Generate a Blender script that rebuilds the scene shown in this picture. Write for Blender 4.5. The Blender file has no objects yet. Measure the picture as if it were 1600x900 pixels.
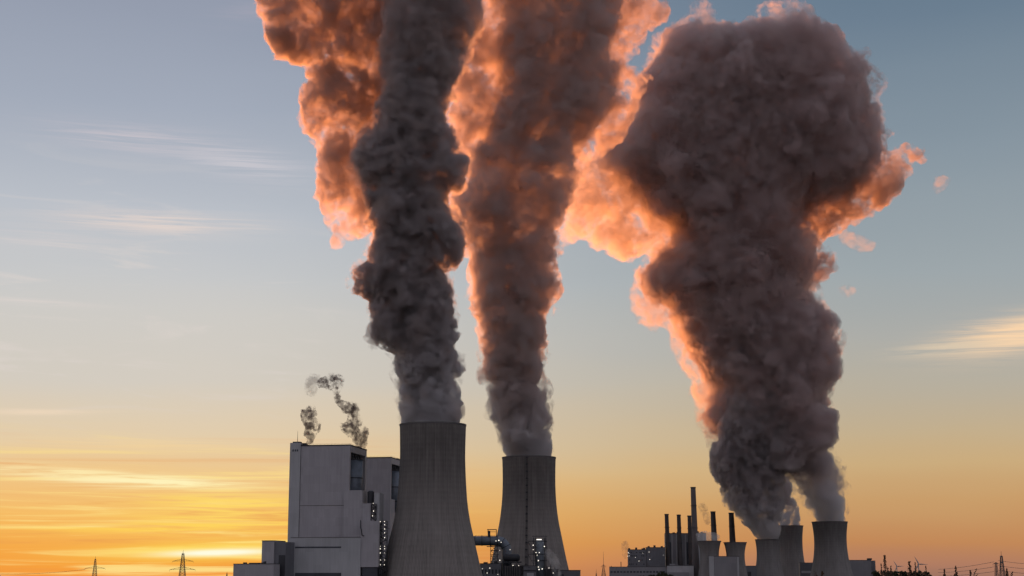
import bpy, math, random
import numpy as np
from mathutils import Vector, Matrix

# ------------------------------------------------------------------ camera, sky, sun
SC = bpy.context.scene
COL = SC.collection
R = math.radians
F = 2400.0                       # focal length in photograph pixels (1600 wide)
PITCH = math.atan((901 - 450) / F)
CAM_H = 1.6
cam = bpy.data.objects.new('camera', bpy.data.cameras.new('camera'))
COL.objects.link(cam)
cam.data.lens = 36.0 * F / 1600
cam.data.clip_start = 0.5
cam.data.clip_end = 80000
cam.location = (0, 0, CAM_H)
cam.rotation_euler = (math.pi / 2 + PITCH, 0, 0)
SC.camera = cam

SUN_AZ, SUN_EL = math.atan((330 - 800) / F), R(-1.3)
SUN_DIR = Vector((math.sin(SUN_AZ) * math.cos(SUN_EL), math.cos(SUN_AZ) * math.cos(SUN_EL), math.sin(SUN_EL)))
sun = bpy.data.objects.new('sun', bpy.data.lights.new('sun', 'SUN'))
COL.objects.link(sun)
sun.data.energy = 4.0
sun.data.angle = R(0.5)
sun.data.color = (1.0, 0.32, 0.09)
sun.rotation_euler = SUN_DIR.to_track_quat('Z', 'Y').to_euler()
sun.location = SUN_DIR * 9000

SC.view_settings.view_transform = 'Standard'
SC.view_settings.look = 'None'
SC.view_settings.exposure = 0
SC.view_settings.gamma = 1
cy = SC.cycles
cy.max_bounces = 12
cy.diffuse_bounces = 2
cy.volume_bounces = 6
cy.transparent_max_bounces = 96
cy.volume_max_steps = 512
cy.use_denoising = True
cy.use_adaptive_sampling = True
cy.adaptive_threshold = 0.03
cy.sample_clamp_indirect = 4


def lin(r, g, b):
    f = lambda c: (c / 255 / 12.92) if c <= 10.3 else ((c / 255 + 0.055) / 1.055) ** 2.4
    return (f(r), f(g), f(b), 1)


def elev(py):                    # degrees above the horizon of a photograph row
    return math.degrees(PITCH - math.atan((py - 450) / F))


class Nodes:
    """small helper: build node expressions"""
    def __init__(self, tree):
        self.t, self.n, self.l = tree, tree.nodes, tree.links

    def new(self, kind, **kw):
        nd = self.n.new(kind)
        for k, v in kw.items():
            setattr(nd, k, v)
        return nd

    def put(self, sock, v):
        if isinstance(v, bpy.types.NodeSocket):
            self.l.new(v, sock)
        else:
            sock.default_value = v

    def m(self, op, a, b=0.0, c=None, clamp=False):
        nd = self.new('ShaderNodeMath', operation=op, use_clamp=clamp)
        self.put(nd.inputs[0], a)
        self.put(nd.inputs[1], b)
        if c is not None:
            self.put(nd.inputs[2], c)
        return nd.outputs[0]

    def smooth(self, x, a, b):
        nd = self.new('ShaderNodeMapRange', interpolation_type='SMOOTHSTEP')
        self.put(nd.inputs[0], x)
        nd.inputs[1].default_value, nd.inputs[2].default_value = a, b
        return nd.outputs[0]

    def mix(self, f, a, b, blend='MIX'):
        nd = self.new('ShaderNodeMix', data_type='RGBA', blend_type=blend)
        self.put(nd.inputs[0], f)
        self.put(nd.inputs[6], a)
        self.put(nd.inputs[7], b)
        return nd.outputs[2]

    def ramp(self, f, stops, interp='LINEAR'):
        nd = self.new('ShaderNodeValToRGB')
        nd.color_ramp.interpolation = interp
        el = nd.color_ramp.elements
        while len(el) < len(stops):
            el.new(0.5)
        for e, (p, c) in zip(el, stops):
            e.position, e.color = p, c
        self.put(nd.inputs[0], f)
        return nd.outputs[0]

    def noise(self, vec, scale, detail=3, rough=0.55, dist=0.0, out=0):
        nd = self.new('ShaderNodeTexNoise')
        self.put(nd.inputs['Vector'], vec)
        nd.inputs['Scale'].default_value = scale
        nd.inputs['Detail'].default_value = detail
        nd.inputs['Roughness'].default_value = rough
        nd.inputs['Distortion'].default_value = dist
        return nd.outputs[out]

    def vec(self, x, y, z=0.0):
        nd = self.new('ShaderNodeCombineXYZ')
        for s, v in zip(nd.inputs, (x, y, z)):
            self.put(s, v)
        return nd.outputs[0]

    def xyz(self, v):
        nd = self.new('ShaderNodeSeparateXYZ')
        self.put(nd.inputs[0], v)
        return nd.outputs


def build_world():
    w = bpy.data.worlds.new('World')
    SC.world = w
    w.use_nodes = True
    g = Nodes(w.node_tree)
    g.n.clear()
    out = g.new('ShaderNodeOutputWorld')
    d = g.new('ShaderNodeTexCoord').outputs['Generated']
    x, y, z = g.xyz(d)
    el = g.m('MULTIPLY', g.m('ARCSINE', z), 180 / math.pi)
    az = g.m('MULTIPLY', g.m('ARCTAN2', x, y), 180 / math.pi)
    # slow unevenness of the air so the gradient is not ruler-straight
    wob = g.m('MULTIPLY', g.m('SUBTRACT', g.noise(g.vec(g.m('MULTIPLY', az, 0.07), g.m('MULTIPLY', el, 0.35)), 1.0, 2), 0.5), 1.2)
    e2 = g.m('DIVIDE', g.m('ADD', el, wob), 26.0, clamp=True)
    left = [(905, (244, 150, 58)), (880, (246, 160, 62)), (850, (246, 172, 76)), (800, (246, 188, 102)), (750, (240, 198, 136)), (700, (229, 205, 168)),
            (600, (212, 204, 192)), (500, (206, 203, 198)), (440, (199, 200, 201)), (350, (187, 192, 200)), (184, (163, 171, 186)), (45, (150, 158, 175)), (-60, (140, 147, 165))]
    right = [(905, (158, 116, 98)), (885, (176, 124, 98)), (850, (194, 136, 88)), (784, (201, 157, 106)), (735, (203, 172, 126)), (690, (196, 175, 141)),
             (600, (182, 175, 160)), (540, (173, 173, 168)), (444, (158, 167, 171)), (254, (136, 150, 161)), (50, (108, 127, 145)), (-60, (98, 119, 138))]
    mk = lambda rows: [(max(0.0, elev(py)) / 26, lin(*c)) for py, c in rows]
    rl, rr = g.ramp(e2, mk(left)), g.ramp(e2, mk(right))
    t = g.smooth(g.m('ADD', az, g.m('MULTIPLY', wob, 1.5)), -13.0, 14.0)
    base = g.mix(t, rl, rr)
    px = lambda p: math.degrees(math.atan((p - 800) / F / math.cos(0)))
    # ---- cirrus veils: long streaks, drawn by stretched noise in sky coordinates
    q = g.vec(g.m('MULTIPLY', az, 0.16), g.m('ADD', g.m('MULTIPLY', el, 1.15), g.m('MULTIPLY', az, 0.03)), 3.7)
    s1 = g.noise(q, 1.0, 5, 0.6, 0.9)
    q2 = g.vec(g.m('MULTIPLY', az, 0.09), g.m('MULTIPLY', el, 2.6), 11.3)
    s2 = g.noise(q2, 1.0, 6, 0.58, 0.7)

    def spot(pxc, pyc, wx, wy, slope=0.0):       # a soft patch of the sky, in pixels of the photograph
        a0, e0 = px(pxc), elev(pyc)
        ax, ey = math.degrees(wx / F), math.degrees(wy / F)
        u = g.m('DIVIDE', g.m('SUBTRACT', az, a0), ax)
        v = g.m('DIVIDE', g.m('SUBTRACT', g.m('SUBTRACT', el, e0), g.m('MULTIPLY', g.m('SUBTRACT', az, a0), slope)), ey)
        r2 = g.m('ADD', g.m('MULTIPLY', u, u), g.m('MULTIPLY', v, v))
        return g.m('EXPONENT', g.m('MULTIPLY', r2, -1.0))

    leftness = g.smooth(az, 1.0, -9.0)
    # warm bright bands low on the left, orange lower cloud between
    low = g.m('MULTIPLY', leftness, g.smooth(el, 5.6, 3.2))
    band = g.m('MULTIPLY', g.smooth(s2, 0.50, 0.68), low)
    c = g.mix(g.m('MULTIPLY', band, 0.85), base, lin(255, 226, 140))
    dark = g.m('MULTIPLY', g.smooth(s2, 0.47, 0.30), low)
    c = g.mix(g.m('MULTIPLY', dark, 0.55), c, lin(228, 150, 82))
    # thin white cirrus higher up on the left
    ci = g.m('MULTIPLY', g.smooth(s1, 0.52, 0.75), g.m('MULTIPLY', g.smooth(az, -4.0, -11.0), g.m('MULTIPLY', g.smooth(el, 17.0, 9.0), g.smooth(el, 4.5, 7.5))))
    c = g.mix(g.m('MULTIPLY', ci, 0.6), c, lin(222, 212, 206))
    for (cx, cyy, wx, wy, sl, col, k) in [(1606, 538, 75, 20, 0.14, (246, 212, 174), 0.55), (335, 862, 150, 13, 0.03, (255, 222, 84), 0.85), (350, 864, 80, 5, 0.03, (255, 252, 225), 1.2)]:
        c = g.mix(g.m('MULTIPLY', spot(cx, cyy, wx, wy, sl), k, clamp=True), c, lin(*col))
    texd = g.smooth(g.noise(q2, 2.2, 6, 0.6, 0.8), 0.32, 0.62)
    for (cx, cyy, wx, wy, sl, col, k) in [
            (250, 757, 140, 10, -0.03, (255, 246, 196), 1.3), (110, 745, 120, 9, -0.05, (255, 236, 176), 1.0),
            (360, 800, 140, 34, 0.0, (255, 218, 104), 1.0), (290, 826, 190, 9, 0.02, (255, 212, 90), 1.0),
            (60, 655, 90, 5, 0.03, (246, 220, 190), 0.5), (230, 700, 150, 9, 0.0, (250, 214, 150), 0.4),
            (230, 362, 130, 15, 0.0, (232, 214, 204), 0.9), (200, 238, 120, 18, -0.05, (204, 196, 202), 0.8), (370, 265, 90, 22, -0.1, (206, 202, 208), 0.7),
            (40, 491, 90, 5, -0.02, (226, 214, 208), 0.5), (1605, 540, 95, 24, 0.14, (248, 212, 172), 1.25), (1490, 557, 70, 9, 0.06, (220, 202, 176), 0.9),
            (60, 395, 110, 16, 0.0, (212, 204, 204), 0.4), (380, 30, 60, 16, 0.2, (172, 168, 182), 0.4)]:
        c = g.mix(g.m('MULTIPLY', g.m('MULTIPLY', spot(cx, cyy, wx, wy, sl), k), texd, clamp=True), c, lin(*col))
    b1 = g.new('ShaderNodeBackground')
    g.put(b1.inputs[0], c)
    # ---- the rest of the dome, away from the sunset
    sky = g.new('ShaderNodeTexSky', sky_type='NISHITA', sun_disc=False, sun_elevation=SUN_EL, sun_rotation=SUN_AZ, altitude=60, air_density=1.0, dust_density=1.5, ozone_density=1.5)
    b2 = g.new('ShaderNodeBackground')
    dusk = g.ramp(g.m('DIVIDE', el, 90, clamp=True), [(0, lin(172, 156, 156)), (0.2, lin(160, 158, 168)), (1, lin(142, 148, 164))])
    g.put(b2.inputs[0], g.mix(1.0, g.mix(1.0, sky.outputs[0], (0.1, 0.1, 0.1, 1), 'MULTIPLY'), dusk, 'ADD'))
    ca = g.m('ADD', g.m('MULTIPLY', x, math.sin(SUN_AZ)), g.m('MULTIPLY', y, math.cos(SUN_AZ)))
    f = g.smooth(ca, 0.05, 0.62)
    mixs = g.new('ShaderNodeMixShader')
    g.put(mixs.inputs[0], f)
    g.l.new(b2.outputs[0], mixs.inputs[1])
    g.l.new(b1.outputs[0], mixs.inputs[2])
    g.l.new(mixs.outputs[0], out.inputs[0])


build_world()


# ------------------------------------------------------------------ helpers
def at(px, py, Y):
    """the point that stands at distance Y north where the photograph shows pixel (px, py)"""
    cp, sp = math.cos(PITCH), math.sin(PITCH)
    u, v = (px - 800) / F, (450 - py) / F
    dy, dz = cp - v * sp, sp + v * cp
    k = Y / dy
    return Vector((u * k, Y, CAM_H + dz * k))


def zof(py, Y):
    return at(800, py, Y).z


def xof(px, Y, py=860):
    return at(px, py, Y).x


class MB:
    """collects shapes that become ONE mesh"""
    def __init__(self):
        self.v, self.f, self.g = [], [], []

    def add(self, vs, fs):
        o = len(self.v)
        self.g.append((o, len(vs), len(self.f), len(fs)))
        self.v += [tuple(p) for p in vs]
        self.f += [tuple(i + o for i in f) for f in fs]
        return self

    def prism(self, foot, z0, z1):
        n = len(foot)
        self.add([(p[0], p[1], z0) for p in foot] + [(p[0], p[1], z1) for p in foot],
                 [tuple(range(n))[::-1], tuple(range(n, 2 * n))] + [(i, (i + 1) % n, n + (i + 1) % n, n + i) for i in range(n)])
        return self

    def box(self, x0, x1, y0, y1, z0, z1):
        return self.prism([(x0, y0), (x1, y0), (x1, y1), (x0, y1)], z0, z1)

    def tube(self, p0, p1, r0, r1=None, n=6, cap=True):
        return self.path([p0, p1], [r0, r0 if r1 is None else r1], n, cap)

    def path(self, pts, rs, n=8, cap=True, ref=None):
        pts = [Vector(p) for p in pts]
        if not hasattr(rs, '__len__'):
            rs = [rs] * len(pts)
        vs, fs = [], []
        ref = None if ref is None else Vector(ref)
        for i, p in enumerate(pts):
            d = (pts[min(i + 1, len(pts) - 1)] - pts[max(i - 1, 0)]).normalized()
            if ref is None:
                ref = Vector((0, 0, 1)) if abs(d.z) < 0.9 else Vector((1, 0, 0))
            a = d.cross(ref).normalized()
            b = d.cross(a).normalized()
            for k in range(n):
                t = 2 * math.pi * k / n
                vs.append(p + (a * math.cos(t) + b * math.sin(t)) * rs[i])
        for i in range(len(pts) - 1):
            for k in range(n):
                fs.append((i * n + k, i * n + (k + 1) % n, (i + 1) * n + (k + 1) % n, (i + 1) * n + k))
        if cap:
            fs.append(tuple(range(n))[::-1])
            fs.append(tuple(range((len(pts) - 1) * n, len(pts) * n)))
        return self.add(vs, fs)

    def ball(self, c, r, n=6):
        c = Vector(c)
        vs = [c + Vector((0, 0, r))]
        rows = max(3, n // 2)
        for i in range(1, rows):
            a = math.pi * i / rows
            for k in range(n):
                t = 2 * math.pi * k / n
                vs.append(c + Vector((math.sin(a) * math.cos(t), math.sin(a) * math.sin(t), math.cos(a))) * r)
        vs.append(c - Vector((0, 0, r)))
        fs = [(0, 1 + k, 1 + (k + 1) % n) for k in range(n)]
        for i in range(rows - 2):
            for k in range(n):
                a, b = 1 + i * n + k, 1 + i * n + (k + 1) % n
                fs.append((a, a + n, b + n, b))
        o = 1 + (rows - 2) * n
        fs += [(o + k, len(vs) - 1, o + (k + 1) % n) for k in range(n)]
        return self.add(vs, fs)

    def each(self, name, mat, parent, smooth=False):
        """every shape a part of its own"""
        for o, n, fo, fn in self.g:
            b = MB()
            b.v = self.v[o:o + n]
            b.f = [tuple(i - o for i in f) for f in self.f[fo:fo + fn]]
            b.build(name, mat, parent, smooth)

    def build(self, name, mat, parent=None, smooth=False):
        me = bpy.data.meshes.new(name)
        me.from_pydata(self.v, [], self.f)
        me.update()
        if smooth:
            me.polygons.foreach_set('use_smooth', [True] * len(me.polygons))
        return link(name, me, mat, parent)


def link(name, me, mat, parent=None):
    o = bpy.data.objects.new(name, me)
    COL.objects.link(o)
    if mat is not None:
        me.materials.append(mat)
    if parent is not None:
        o.parent = parent
        base = parent.parent.location + parent.location if parent.parent else parent.location
        if me.users == 1 and not me.get('local'):
            me.transform(Matrix.Translation(-base))       # meshes are written in world coordinates
            me['local'] = 1
    return o


def tag(o, label, cat, group=None):
    o['label'], o['category'] = label, cat
    if group:
        o['group'] = group
    return o


def kind(o, k):
    o['kind'] = k
    return o


def thing(name, loc, label, cat, group=None):
    o = bpy.data.objects.new(name, None)
    COL.objects.link(o)
    o.location = loc
    o.empty_display_size = 0.5
    return tag(o, label, cat, group)


# ------------------------------------------------------------------ materials
def material(name):
    m = bpy.data.materials.new(name)
    m.use_nodes = True
    g = Nodes(m.node_tree)
    return m, g, g.n['Principled BSDF']


def plain(name, col, rough=0.8, scale=0.1, amount=0.25, metal=0.0, streak=False):
    """flat paint, steel or earth with uneven weathering"""
    m, g, p = material(name)
    co = g.new('ShaderNodeTexCoord').outputs['Object']
    n1 = g.noise(co, scale, 5, 0.6)
    if streak:
        x, y, z = g.xyz(co)
        n2 = g.noise(g.vec(x, y, g.m('MULTIPLY', z, 0.05)), scale * 4, 4, 0.6)
        n1 = g.m('ADD', g.m('MULTIPLY', n1, 0.5), g.m('MULTIPLY', n2, 0.5))
    lo = tuple(c * (1 - amount) for c in col[:3]) + (1,)
    hi = tuple(min(1, c * (1 + amount)) for c in col[:3]) + (1,)
    g.put(p.inputs['Base Color'], g.ramp(n1, [(0.3, lo), (0.7, hi)]))
    p.inputs['Roughness'].default_value = rough
    p.inputs['Metallic'].default_value = metal
    return m


def cladding(name, col, panel=6.0, seam=0.05, seam_dark=0.85, rough=0.55):
    """sheet metal facade: courses of panels, thin seams, streaky weathering"""
    m, g, p = material(name)
    geo = g.new('ShaderNodeNewGeometry')
    x, y, z = g.xyz(geo.outputs['Position'])
    u = g.m('ADD', x, g.m('MULTIPLY', y, 0.35))
    br = g.new('ShaderNodeTexBrick')
    g.put(br.inputs['Vector'], g.vec(u, z, 0))
    br.offset = 0.0
    br.inputs['Scale'].default_value = 1.0
    br.inputs['Brick Width'].default_value = panel
    br.inputs['Row Height'].default_value = panel * 1.6
    br.inputs['Mortar Size'].default_value = seam
    br.inputs['Mortar Smooth'].default_value = 0.6
    a = tuple(c * 0.95 for c in col[:3]) + (1,)
    b = tuple(c * 1.05 for c in col[:3]) + (1,)
    br.inputs['Color1'].default_value, br.inputs['Color2'].default_value = a, b
    br.inputs['Mortar'].default_value = tuple(c * seam_dark for c in col[:3]) + (1,)
    st = g.noise(g.vec(g.m('MULTIPLY', u, 0.5), g.m('MULTIPLY', z, 0.025), 0), 1.0, 5, 0.65)
    st2 = g.noise(geo.outputs['Position'], 0.02, 3)
    k = g.ramp(g.m('ADD', g.m('MULTIPLY', st, 0.5), g.m('MULTIPLY', st2, 0.5)), [(0.3, (0.8, 0.8, 0.8, 1)), (0.7, (1.1, 1.1, 1.1, 1))])
    g.put(p.inputs['Base Color'], g.mix(1.0, br.outputs[0], k, 'MULTIPLY'))
    p.inputs['Roughness'].default_value = rough
    return m


def concrete_shell(name, col, ribs, ring, height):
    """slip-formed cooling tower concrete: climbing-form rings, fine meridian ribs, dark rain and algae streaks"""
    m, g, p = material(name)
    co = g.new('ShaderNodeTexCoord').outputs['Object']
    x, y, z = g.xyz(co)
    a = g.m('ARCTAN2', x, y)
    rib = g.m('SINE', g.m('MULTIPLY', a, ribs))
    ring_v = g.m('SINE', g.m('MULTIPLY', z, 2 * math.pi / ring))
    ca, sa = g.m('COSINE', a), g.m('SINE', a)
    streak = g.noise(g.vec(g.m('MULTIPLY', ca, 26), g.m('MULTIPLY', sa, 26), g.m('MULTIPLY', z, 0.012)), 1.0, 6, 0.65)
    patch = g.noise(g.vec(g.m('MULTIPLY', ca, 4), g.m('MULTIPLY', sa, 4), g.m('MULTIPLY', z, 0.05)), 1.0, 4, 0.6)
    cell = g.new('ShaderNodeTexWhiteNoise', noise_dimensions='2D')
    g.put(cell.inputs['Vector'], g.vec(g.m('FLOOR', g.m('MULTIPLY', a, 13)), g.m('FLOOR', g.m('DIVIDE', z, ring * 2)), 0))
    top = g.smooth(g.m('ADD', z, g.m('MULTIPLY', g.m('SUBTRACT', patch, 0.5), 60)), height * 0.3, height * 0.88)   # staining under the rim; the paler base paints in haze and dust
    k = g.m('ADD', g.m('MULTIPLY', streak, 0.8), g.m('MULTIPLY', patch, 0.45))
    k = g.m('ADD', k, g.m('MULTIPLY', cell.outputs[0], 0.06))
    k = g.m('ADD', k, g.m('MULTIPLY', rib, 0.11))
    k = g.m('ADD', k, g.m('MULTIPLY', ring_v, 0.02))
    k = g.m('SUBTRACT', k, g.m('MULTIPLY', top, 0.30))
    lo = tuple(c * 0.45 for c in col[:3]) + (1,)
    hi = tuple(c * 1.35 for c in col[:3]) + (1,)
    g.put(p.inputs['Base Color'], g.ramp(k, [(0.25, lo), (0.95, hi)]))
    p.inputs['Roughness'].default_value = 0.9
    bu = g.new('ShaderNodeBump')
    bu.inputs['Strength'].default_value = 0.5
    bu.inputs['Distance'].default_value = 0.6
    g.put(bu.inputs['Height'], rib)
    g.l.new(bu.outputs[0], p.inputs['Normal'])
    return m


def glow(name, col, k):
    m, g, p = material(name)
    p.inputs['Base Color'].default_value = (0.8, 0.8, 0.8, 1)
    p.inputs['Emission Color'].default_value = col
    p.inputs['Emission Strength'].default_value = k
    return m


def steam(name, density, step, size=(60, 14), carve=(0.40, 0.56), skin=0.04, aniso=0.55, albedo=(0.86, 0.84, 0.84), top=None, lit_base=None, skin_col=(0.8, 0.8, 0.8)):
    """condensed water vapour: a scattering volume torn into billows and rags by turbulence, inside a very thin misty skin.
    top=(z0, z1, k): it thins out with height, to k times its density"""
    m = bpy.data.materials.new(name)
    m.use_nodes = True
    g = Nodes(m.node_tree)
    g.n.clear()
    out = g.new('ShaderNodeOutputMaterial')
    tr = g.new('ShaderNodeBsdfTransparent')
    df = g.new('ShaderNodeBsdfDiffuse')
    df.inputs[0].default_value = (*skin_col, 1)
    mx = g.new('ShaderNodeMixShader')
    mx.inputs[0].default_value = skin
    g.l.new(tr.outputs[0], mx.inputs[1])
    g.l.new(df.outputs[0], mx.inputs[2])
    g.l.new(mx.outputs[0], out.inputs['Surface'])
    pos = g.new('ShaderNodeNewGeometry').outputs['Position']
    n1 = g.noise(pos, 1.0 / size[0], 3, 0.6, 1.0)
    if size[1]:
        n2 = g.noise(pos, 1.0 / size[1], 2, 0.6, 0.4)
        n1 = g.m('ADD', g.m('MULTIPLY', n1, 0.62), g.m('MULTIPLY', n2, 0.38))
    d = g.smooth(n1, *carve)
    d = g.m('MULTIPLY', d, density)
    if top:
        x, y, z = g.xyz(pos)
        k = g.new('ShaderNodeMapRange')
        g.put(k.inputs[0], z)
        for i, v in zip((1, 2, 3, 4), (top[0], top[1], 1.0, top[2])):
            k.inputs[i].default_value = v
        d = g.m('MULTIPLY', d, k.outputs[0])
    v = g.new('ShaderNodeVolumePrincipled')
    for k in ('Density Attribute', 'Temperature Attribute', 'Color Attribute'):
        v.inputs[k].default_value = ''
    v.inputs['Absorption Color'].default_value = (0, 0, 0, 1)
    v.inputs['Color'].default_value = (*albedo, 1)
    if lit_base:                                    # paler low down: the brighter scattered light there is put into the albedo
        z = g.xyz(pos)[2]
        g.put(v.inputs['Color'], g.mix(g.smooth(z, *lit_base), (0.90, 0.89, 0.90, 1), (*albedo, 1)))
    g.put(v.inputs['Density'], d)
    v.inputs['Anisotropy'].default_value = aniso
    g.l.new(v.outputs[0], out.inputs['Volume'])
    m.cycles.volume_sampling = 'DISTANCE'
    m.cycles.volume_step_rate = step
    return m


M = dict(
    tower=concrete_shell('tower_concrete', (0.25, 0.23, 0.215), 190, 6.0, 173),
    old_tower=concrete_shell('old_tower_concrete', (0.235, 0.225, 0.22), 120, 5.0, 110),
    rim=plain('rim_concrete', (0.12, 0.115, 0.115), 0.9),
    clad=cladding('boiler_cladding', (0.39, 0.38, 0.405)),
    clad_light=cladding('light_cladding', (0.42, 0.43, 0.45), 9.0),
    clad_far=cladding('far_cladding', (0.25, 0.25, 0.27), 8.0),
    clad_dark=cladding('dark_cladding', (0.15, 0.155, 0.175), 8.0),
    dark=plain('dark_steel', (0.035, 0.037, 0.045), 0.6),
    recess=plain('recess_steel', (0.06, 0.065, 0.08), 0.7),
    duct=plain('duct_steel', (0.16, 0.19, 0.23), 0.5, 0.2, 0.2, 0.2),
    steel=plain('galvanised_steel', (0.12, 0.11, 0.11), 0.6),
    chimney=plain('chimney_concrete', (0.14, 0.125, 0.125), 0.9, 0.05, 0.3, streak=True),
    chimney_dark=plain('sooty_concrete', (0.075, 0.066, 0.066), 0.9, 0.05, 0.3, streak=True),
    roof=plain('roof_felt', (0.06, 0.06, 0.065), 0.9),
    ground=plain('field_soil', (0.06, 0.055, 0.035), 1.0, 0.01, 0.4),
    leaf=plain('leaf', (0.045, 0.055, 0.025), 0.8, 0.6, 0.5),
    bark=plain('bark', (0.06, 0.045, 0.035), 0.9),
    stalk=plain('dry_stalk', (0.09, 0.05, 0.028), 0.9, 8.0, 0.4),
    wind=plain('turbine_white', (0.35, 0.34, 0.34), 0.5),
    lamp=glow('lamp_light', (1.0, 0.9, 0.75, 1), 2.2),
)

# ------------------------------------------------------------------ ground: one sheet out to the horizon
FAR = 16800
g_ = MB()
xs = np.concatenate([-np.geomspace(14000, 20, 24), [0], np.geomspace(20, 14000, 24)])
ys = np.concatenate([[-3000, -1000, -300, -100, -30, 0], np.geomspace(20, FAR, 40)])
for yy in ys:
    for xx in xs:
        g_.v.append((xx, yy, 0.0))
nx = len(xs)
for j in range(len(ys) - 1):
    for i in range(nx - 1):
        g_.f.append((j * nx + i, j * nx + i + 1, (j + 1) * nx + i + 1, (j + 1) * nx + i))
kind(g_.build('ground', M['ground']), 'structure')


# ------------------------------------------------------------------ cooling towers
def smooth_profile(pts, step):
    """Catmull-Rom through (z, r) pairs"""
    pts = sorted(pts)
    zs = np.array([p[0] for p in pts])
    rs = np.array([p[1] for p in pts])
    m_ = np.gradient(rs, zs)
    out = []
    for z in np.arange(zs[0], zs[-1] + step / 2, step):
        z = min(z, zs[-1])
        i = min(max(int(np.searchsorted(zs, z)) - 1, 0), len(zs) - 2)
        h = zs[i + 1] - zs[i]
        t = (z - zs[i]) / h
        out.append((z, (2 * t**3 - 3 * t**2 + 1) * rs[i] + (t**3 - 2 * t**2 + t) * h * m_[i] + (-2 * t**3 + 3 * t**2) * rs[i + 1] + (t**3 - t**2) * h * m_[i + 1]))
    return out


def lathe(c, prof, n=128):
    b = MB()
    for z, r in prof:
        for k in range(n):
            t = 2 * math.pi * k / n
            b.v.append((c.x + r * math.sin(t), c.y - r * math.cos(t), z))
    for i in range(len(prof) - 1):
        for k in range(n):
            b.f.append((i * n + k, i * n + (k + 1) % n, (i + 1) * n + (k + 1) % n, (i + 1) * n + k))
    return b


def cooling_tower(pxc, Y, rows, label, mat, group, ladder_px=None, mid=None):
    """rows: (photograph row, half width in px); the shell is a thin double wall open at the top"""
    prof = []
    for py, hw in rows:
        prof.append((zof(py, Y), hw * Y / math.cos(PITCH) / F * 0.992))
    zt, rt = max(prof)
    c = Vector((xof(pxc, Y), Y, 0))
    t = thing('cooling_tower', c, label, 'cooling tower', group)
    outer = smooth_profile(prof, 2.5)
    outer[-1] = (zt, rt)
    wall = outer + [(z, r - 0.9) for z, r in outer[::-1] if z > zt * 0.3]
    lathe(c, wall).build('shell', mat, t, True)
    # rim ring that stands a little proud of the shell
    lathe(c, [(zt - 1.5, rt + 0.05), (zt - 1.4, rt + 0.45), (zt + 0.4, rt + 0.45), (zt + 0.4, rt - 1.2), (zt - 0.2, rt - 1.2)]).build('rim', M['rim'], t, False)
    if ladder_px:
        b = MB()
        zz = np.arange(3, zt - 1, 2.5)
        po = dict(outer)
        zo = np.array([p[0] for p in outer]); ro = np.array([p[1] for p in outer])
        ang = math.asin((ladder_px - pxc) / rows[0][1] * 0.98)
        pts = [Vector((c.x + (np.interp(z, zo, ro) + 1.0) * math.sin(ang), c.y - (np.interp(z, zo, ro) + 1.0) * math.cos(ang), z)) for z in zz]
        off = Vector((math.cos(ang), math.sin(ang), 0)) * 0.8
        b.path([p - off for p in pts], 0.22, 4)
        b.path([p + off for p in pts], 0.22, 4)
        for i in range(0, len(pts)):
            b.tube(pts[i] - off, pts[i] + off, 0.2, n=4)
        for i in range(2, len(pts), 4):       # rest platforms
            p = pts[i]
            b.box(p.x - 1.5, p.x + 1.5, p.y - 1.4, p.y + 0.9, p.z - 0.2, p.z + 0.25)
            b.box(p.x - 1.5, p.x + 1.5, p.y - 1.4, p.y - 1.25, p.z + 0.25, p.z + 1.4)
        b.build('ladder', M['dark'], t)
    return t, c, zt, rt


Y1, Y2 = 1770, 2230
T1 = cooling_tower(674.6, Y1, [(664, 51.3), (690, 50.6), (712, 50.3), (735, 50.9), (760, 52.2), (784, 54.0), (815, 58.6), (842, 64.6), (870, 70.8), (903, 78.5)],
                   'largest cooling tower, tall concrete hyperboloid next to the grey boiler house', M['tower'], 'large cooling towers')
T2 = cooling_tower(826.8, Y2, [(715, 41.3), (735, 40.7), (757, 40.6), (785, 41.8), (813, 45), (842, 50.5), (870, 56), (902, 63)],
                   'second large cooling tower with dark ladder line, behind the steel duct works', M['tower'], 'large cooling towers', ladder_px=823)
Y3 = 3050
old = [(0, 27.2), (0.22, 25.0), (0.45, 24.8), (0.65, 26.5), (0.85, 29.8), (1.05, 34)]


def old_tower(pxc, ptop, hw, Y, label, shape=old):
    rows = [(ptop + (901 - ptop) * f, hw * w / shape[0][1]) for f, w in shape]
    return cooling_tower(pxc, Y, rows, label, M['old_tower'], 'small cooling towers of the old plant')


T3 = old_tower(1298, 815.5, 27.0, Y3, 'rightmost cooling tower, wide and free standing, far off')
T4 = old_tower(1235, 821.5, 20.5, Y3 + 320, 'far cooling tower half hidden behind a shorter smoking one')
T5 = old_tower(1200, 843, 19.0, Y3 - 60, 'short smoking cooling tower in front of its taller twin')
waist = [(0, 19), (0.12, 17.2), (0.3, 15.4), (0.5, 15.2), (0.75, 17), (1.05, 20)]
T6 = old_tower(1108.5, 845.5, 17.8, Y3 - 200, 'squat waisted cooling tower right beside the tallest chimney', waist)
T7 = old_tower(1149, 847.5, 17.4, Y3 - 200, 'squat waisted cooling tower below the rightmost chimney, without steam', waist)


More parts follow.
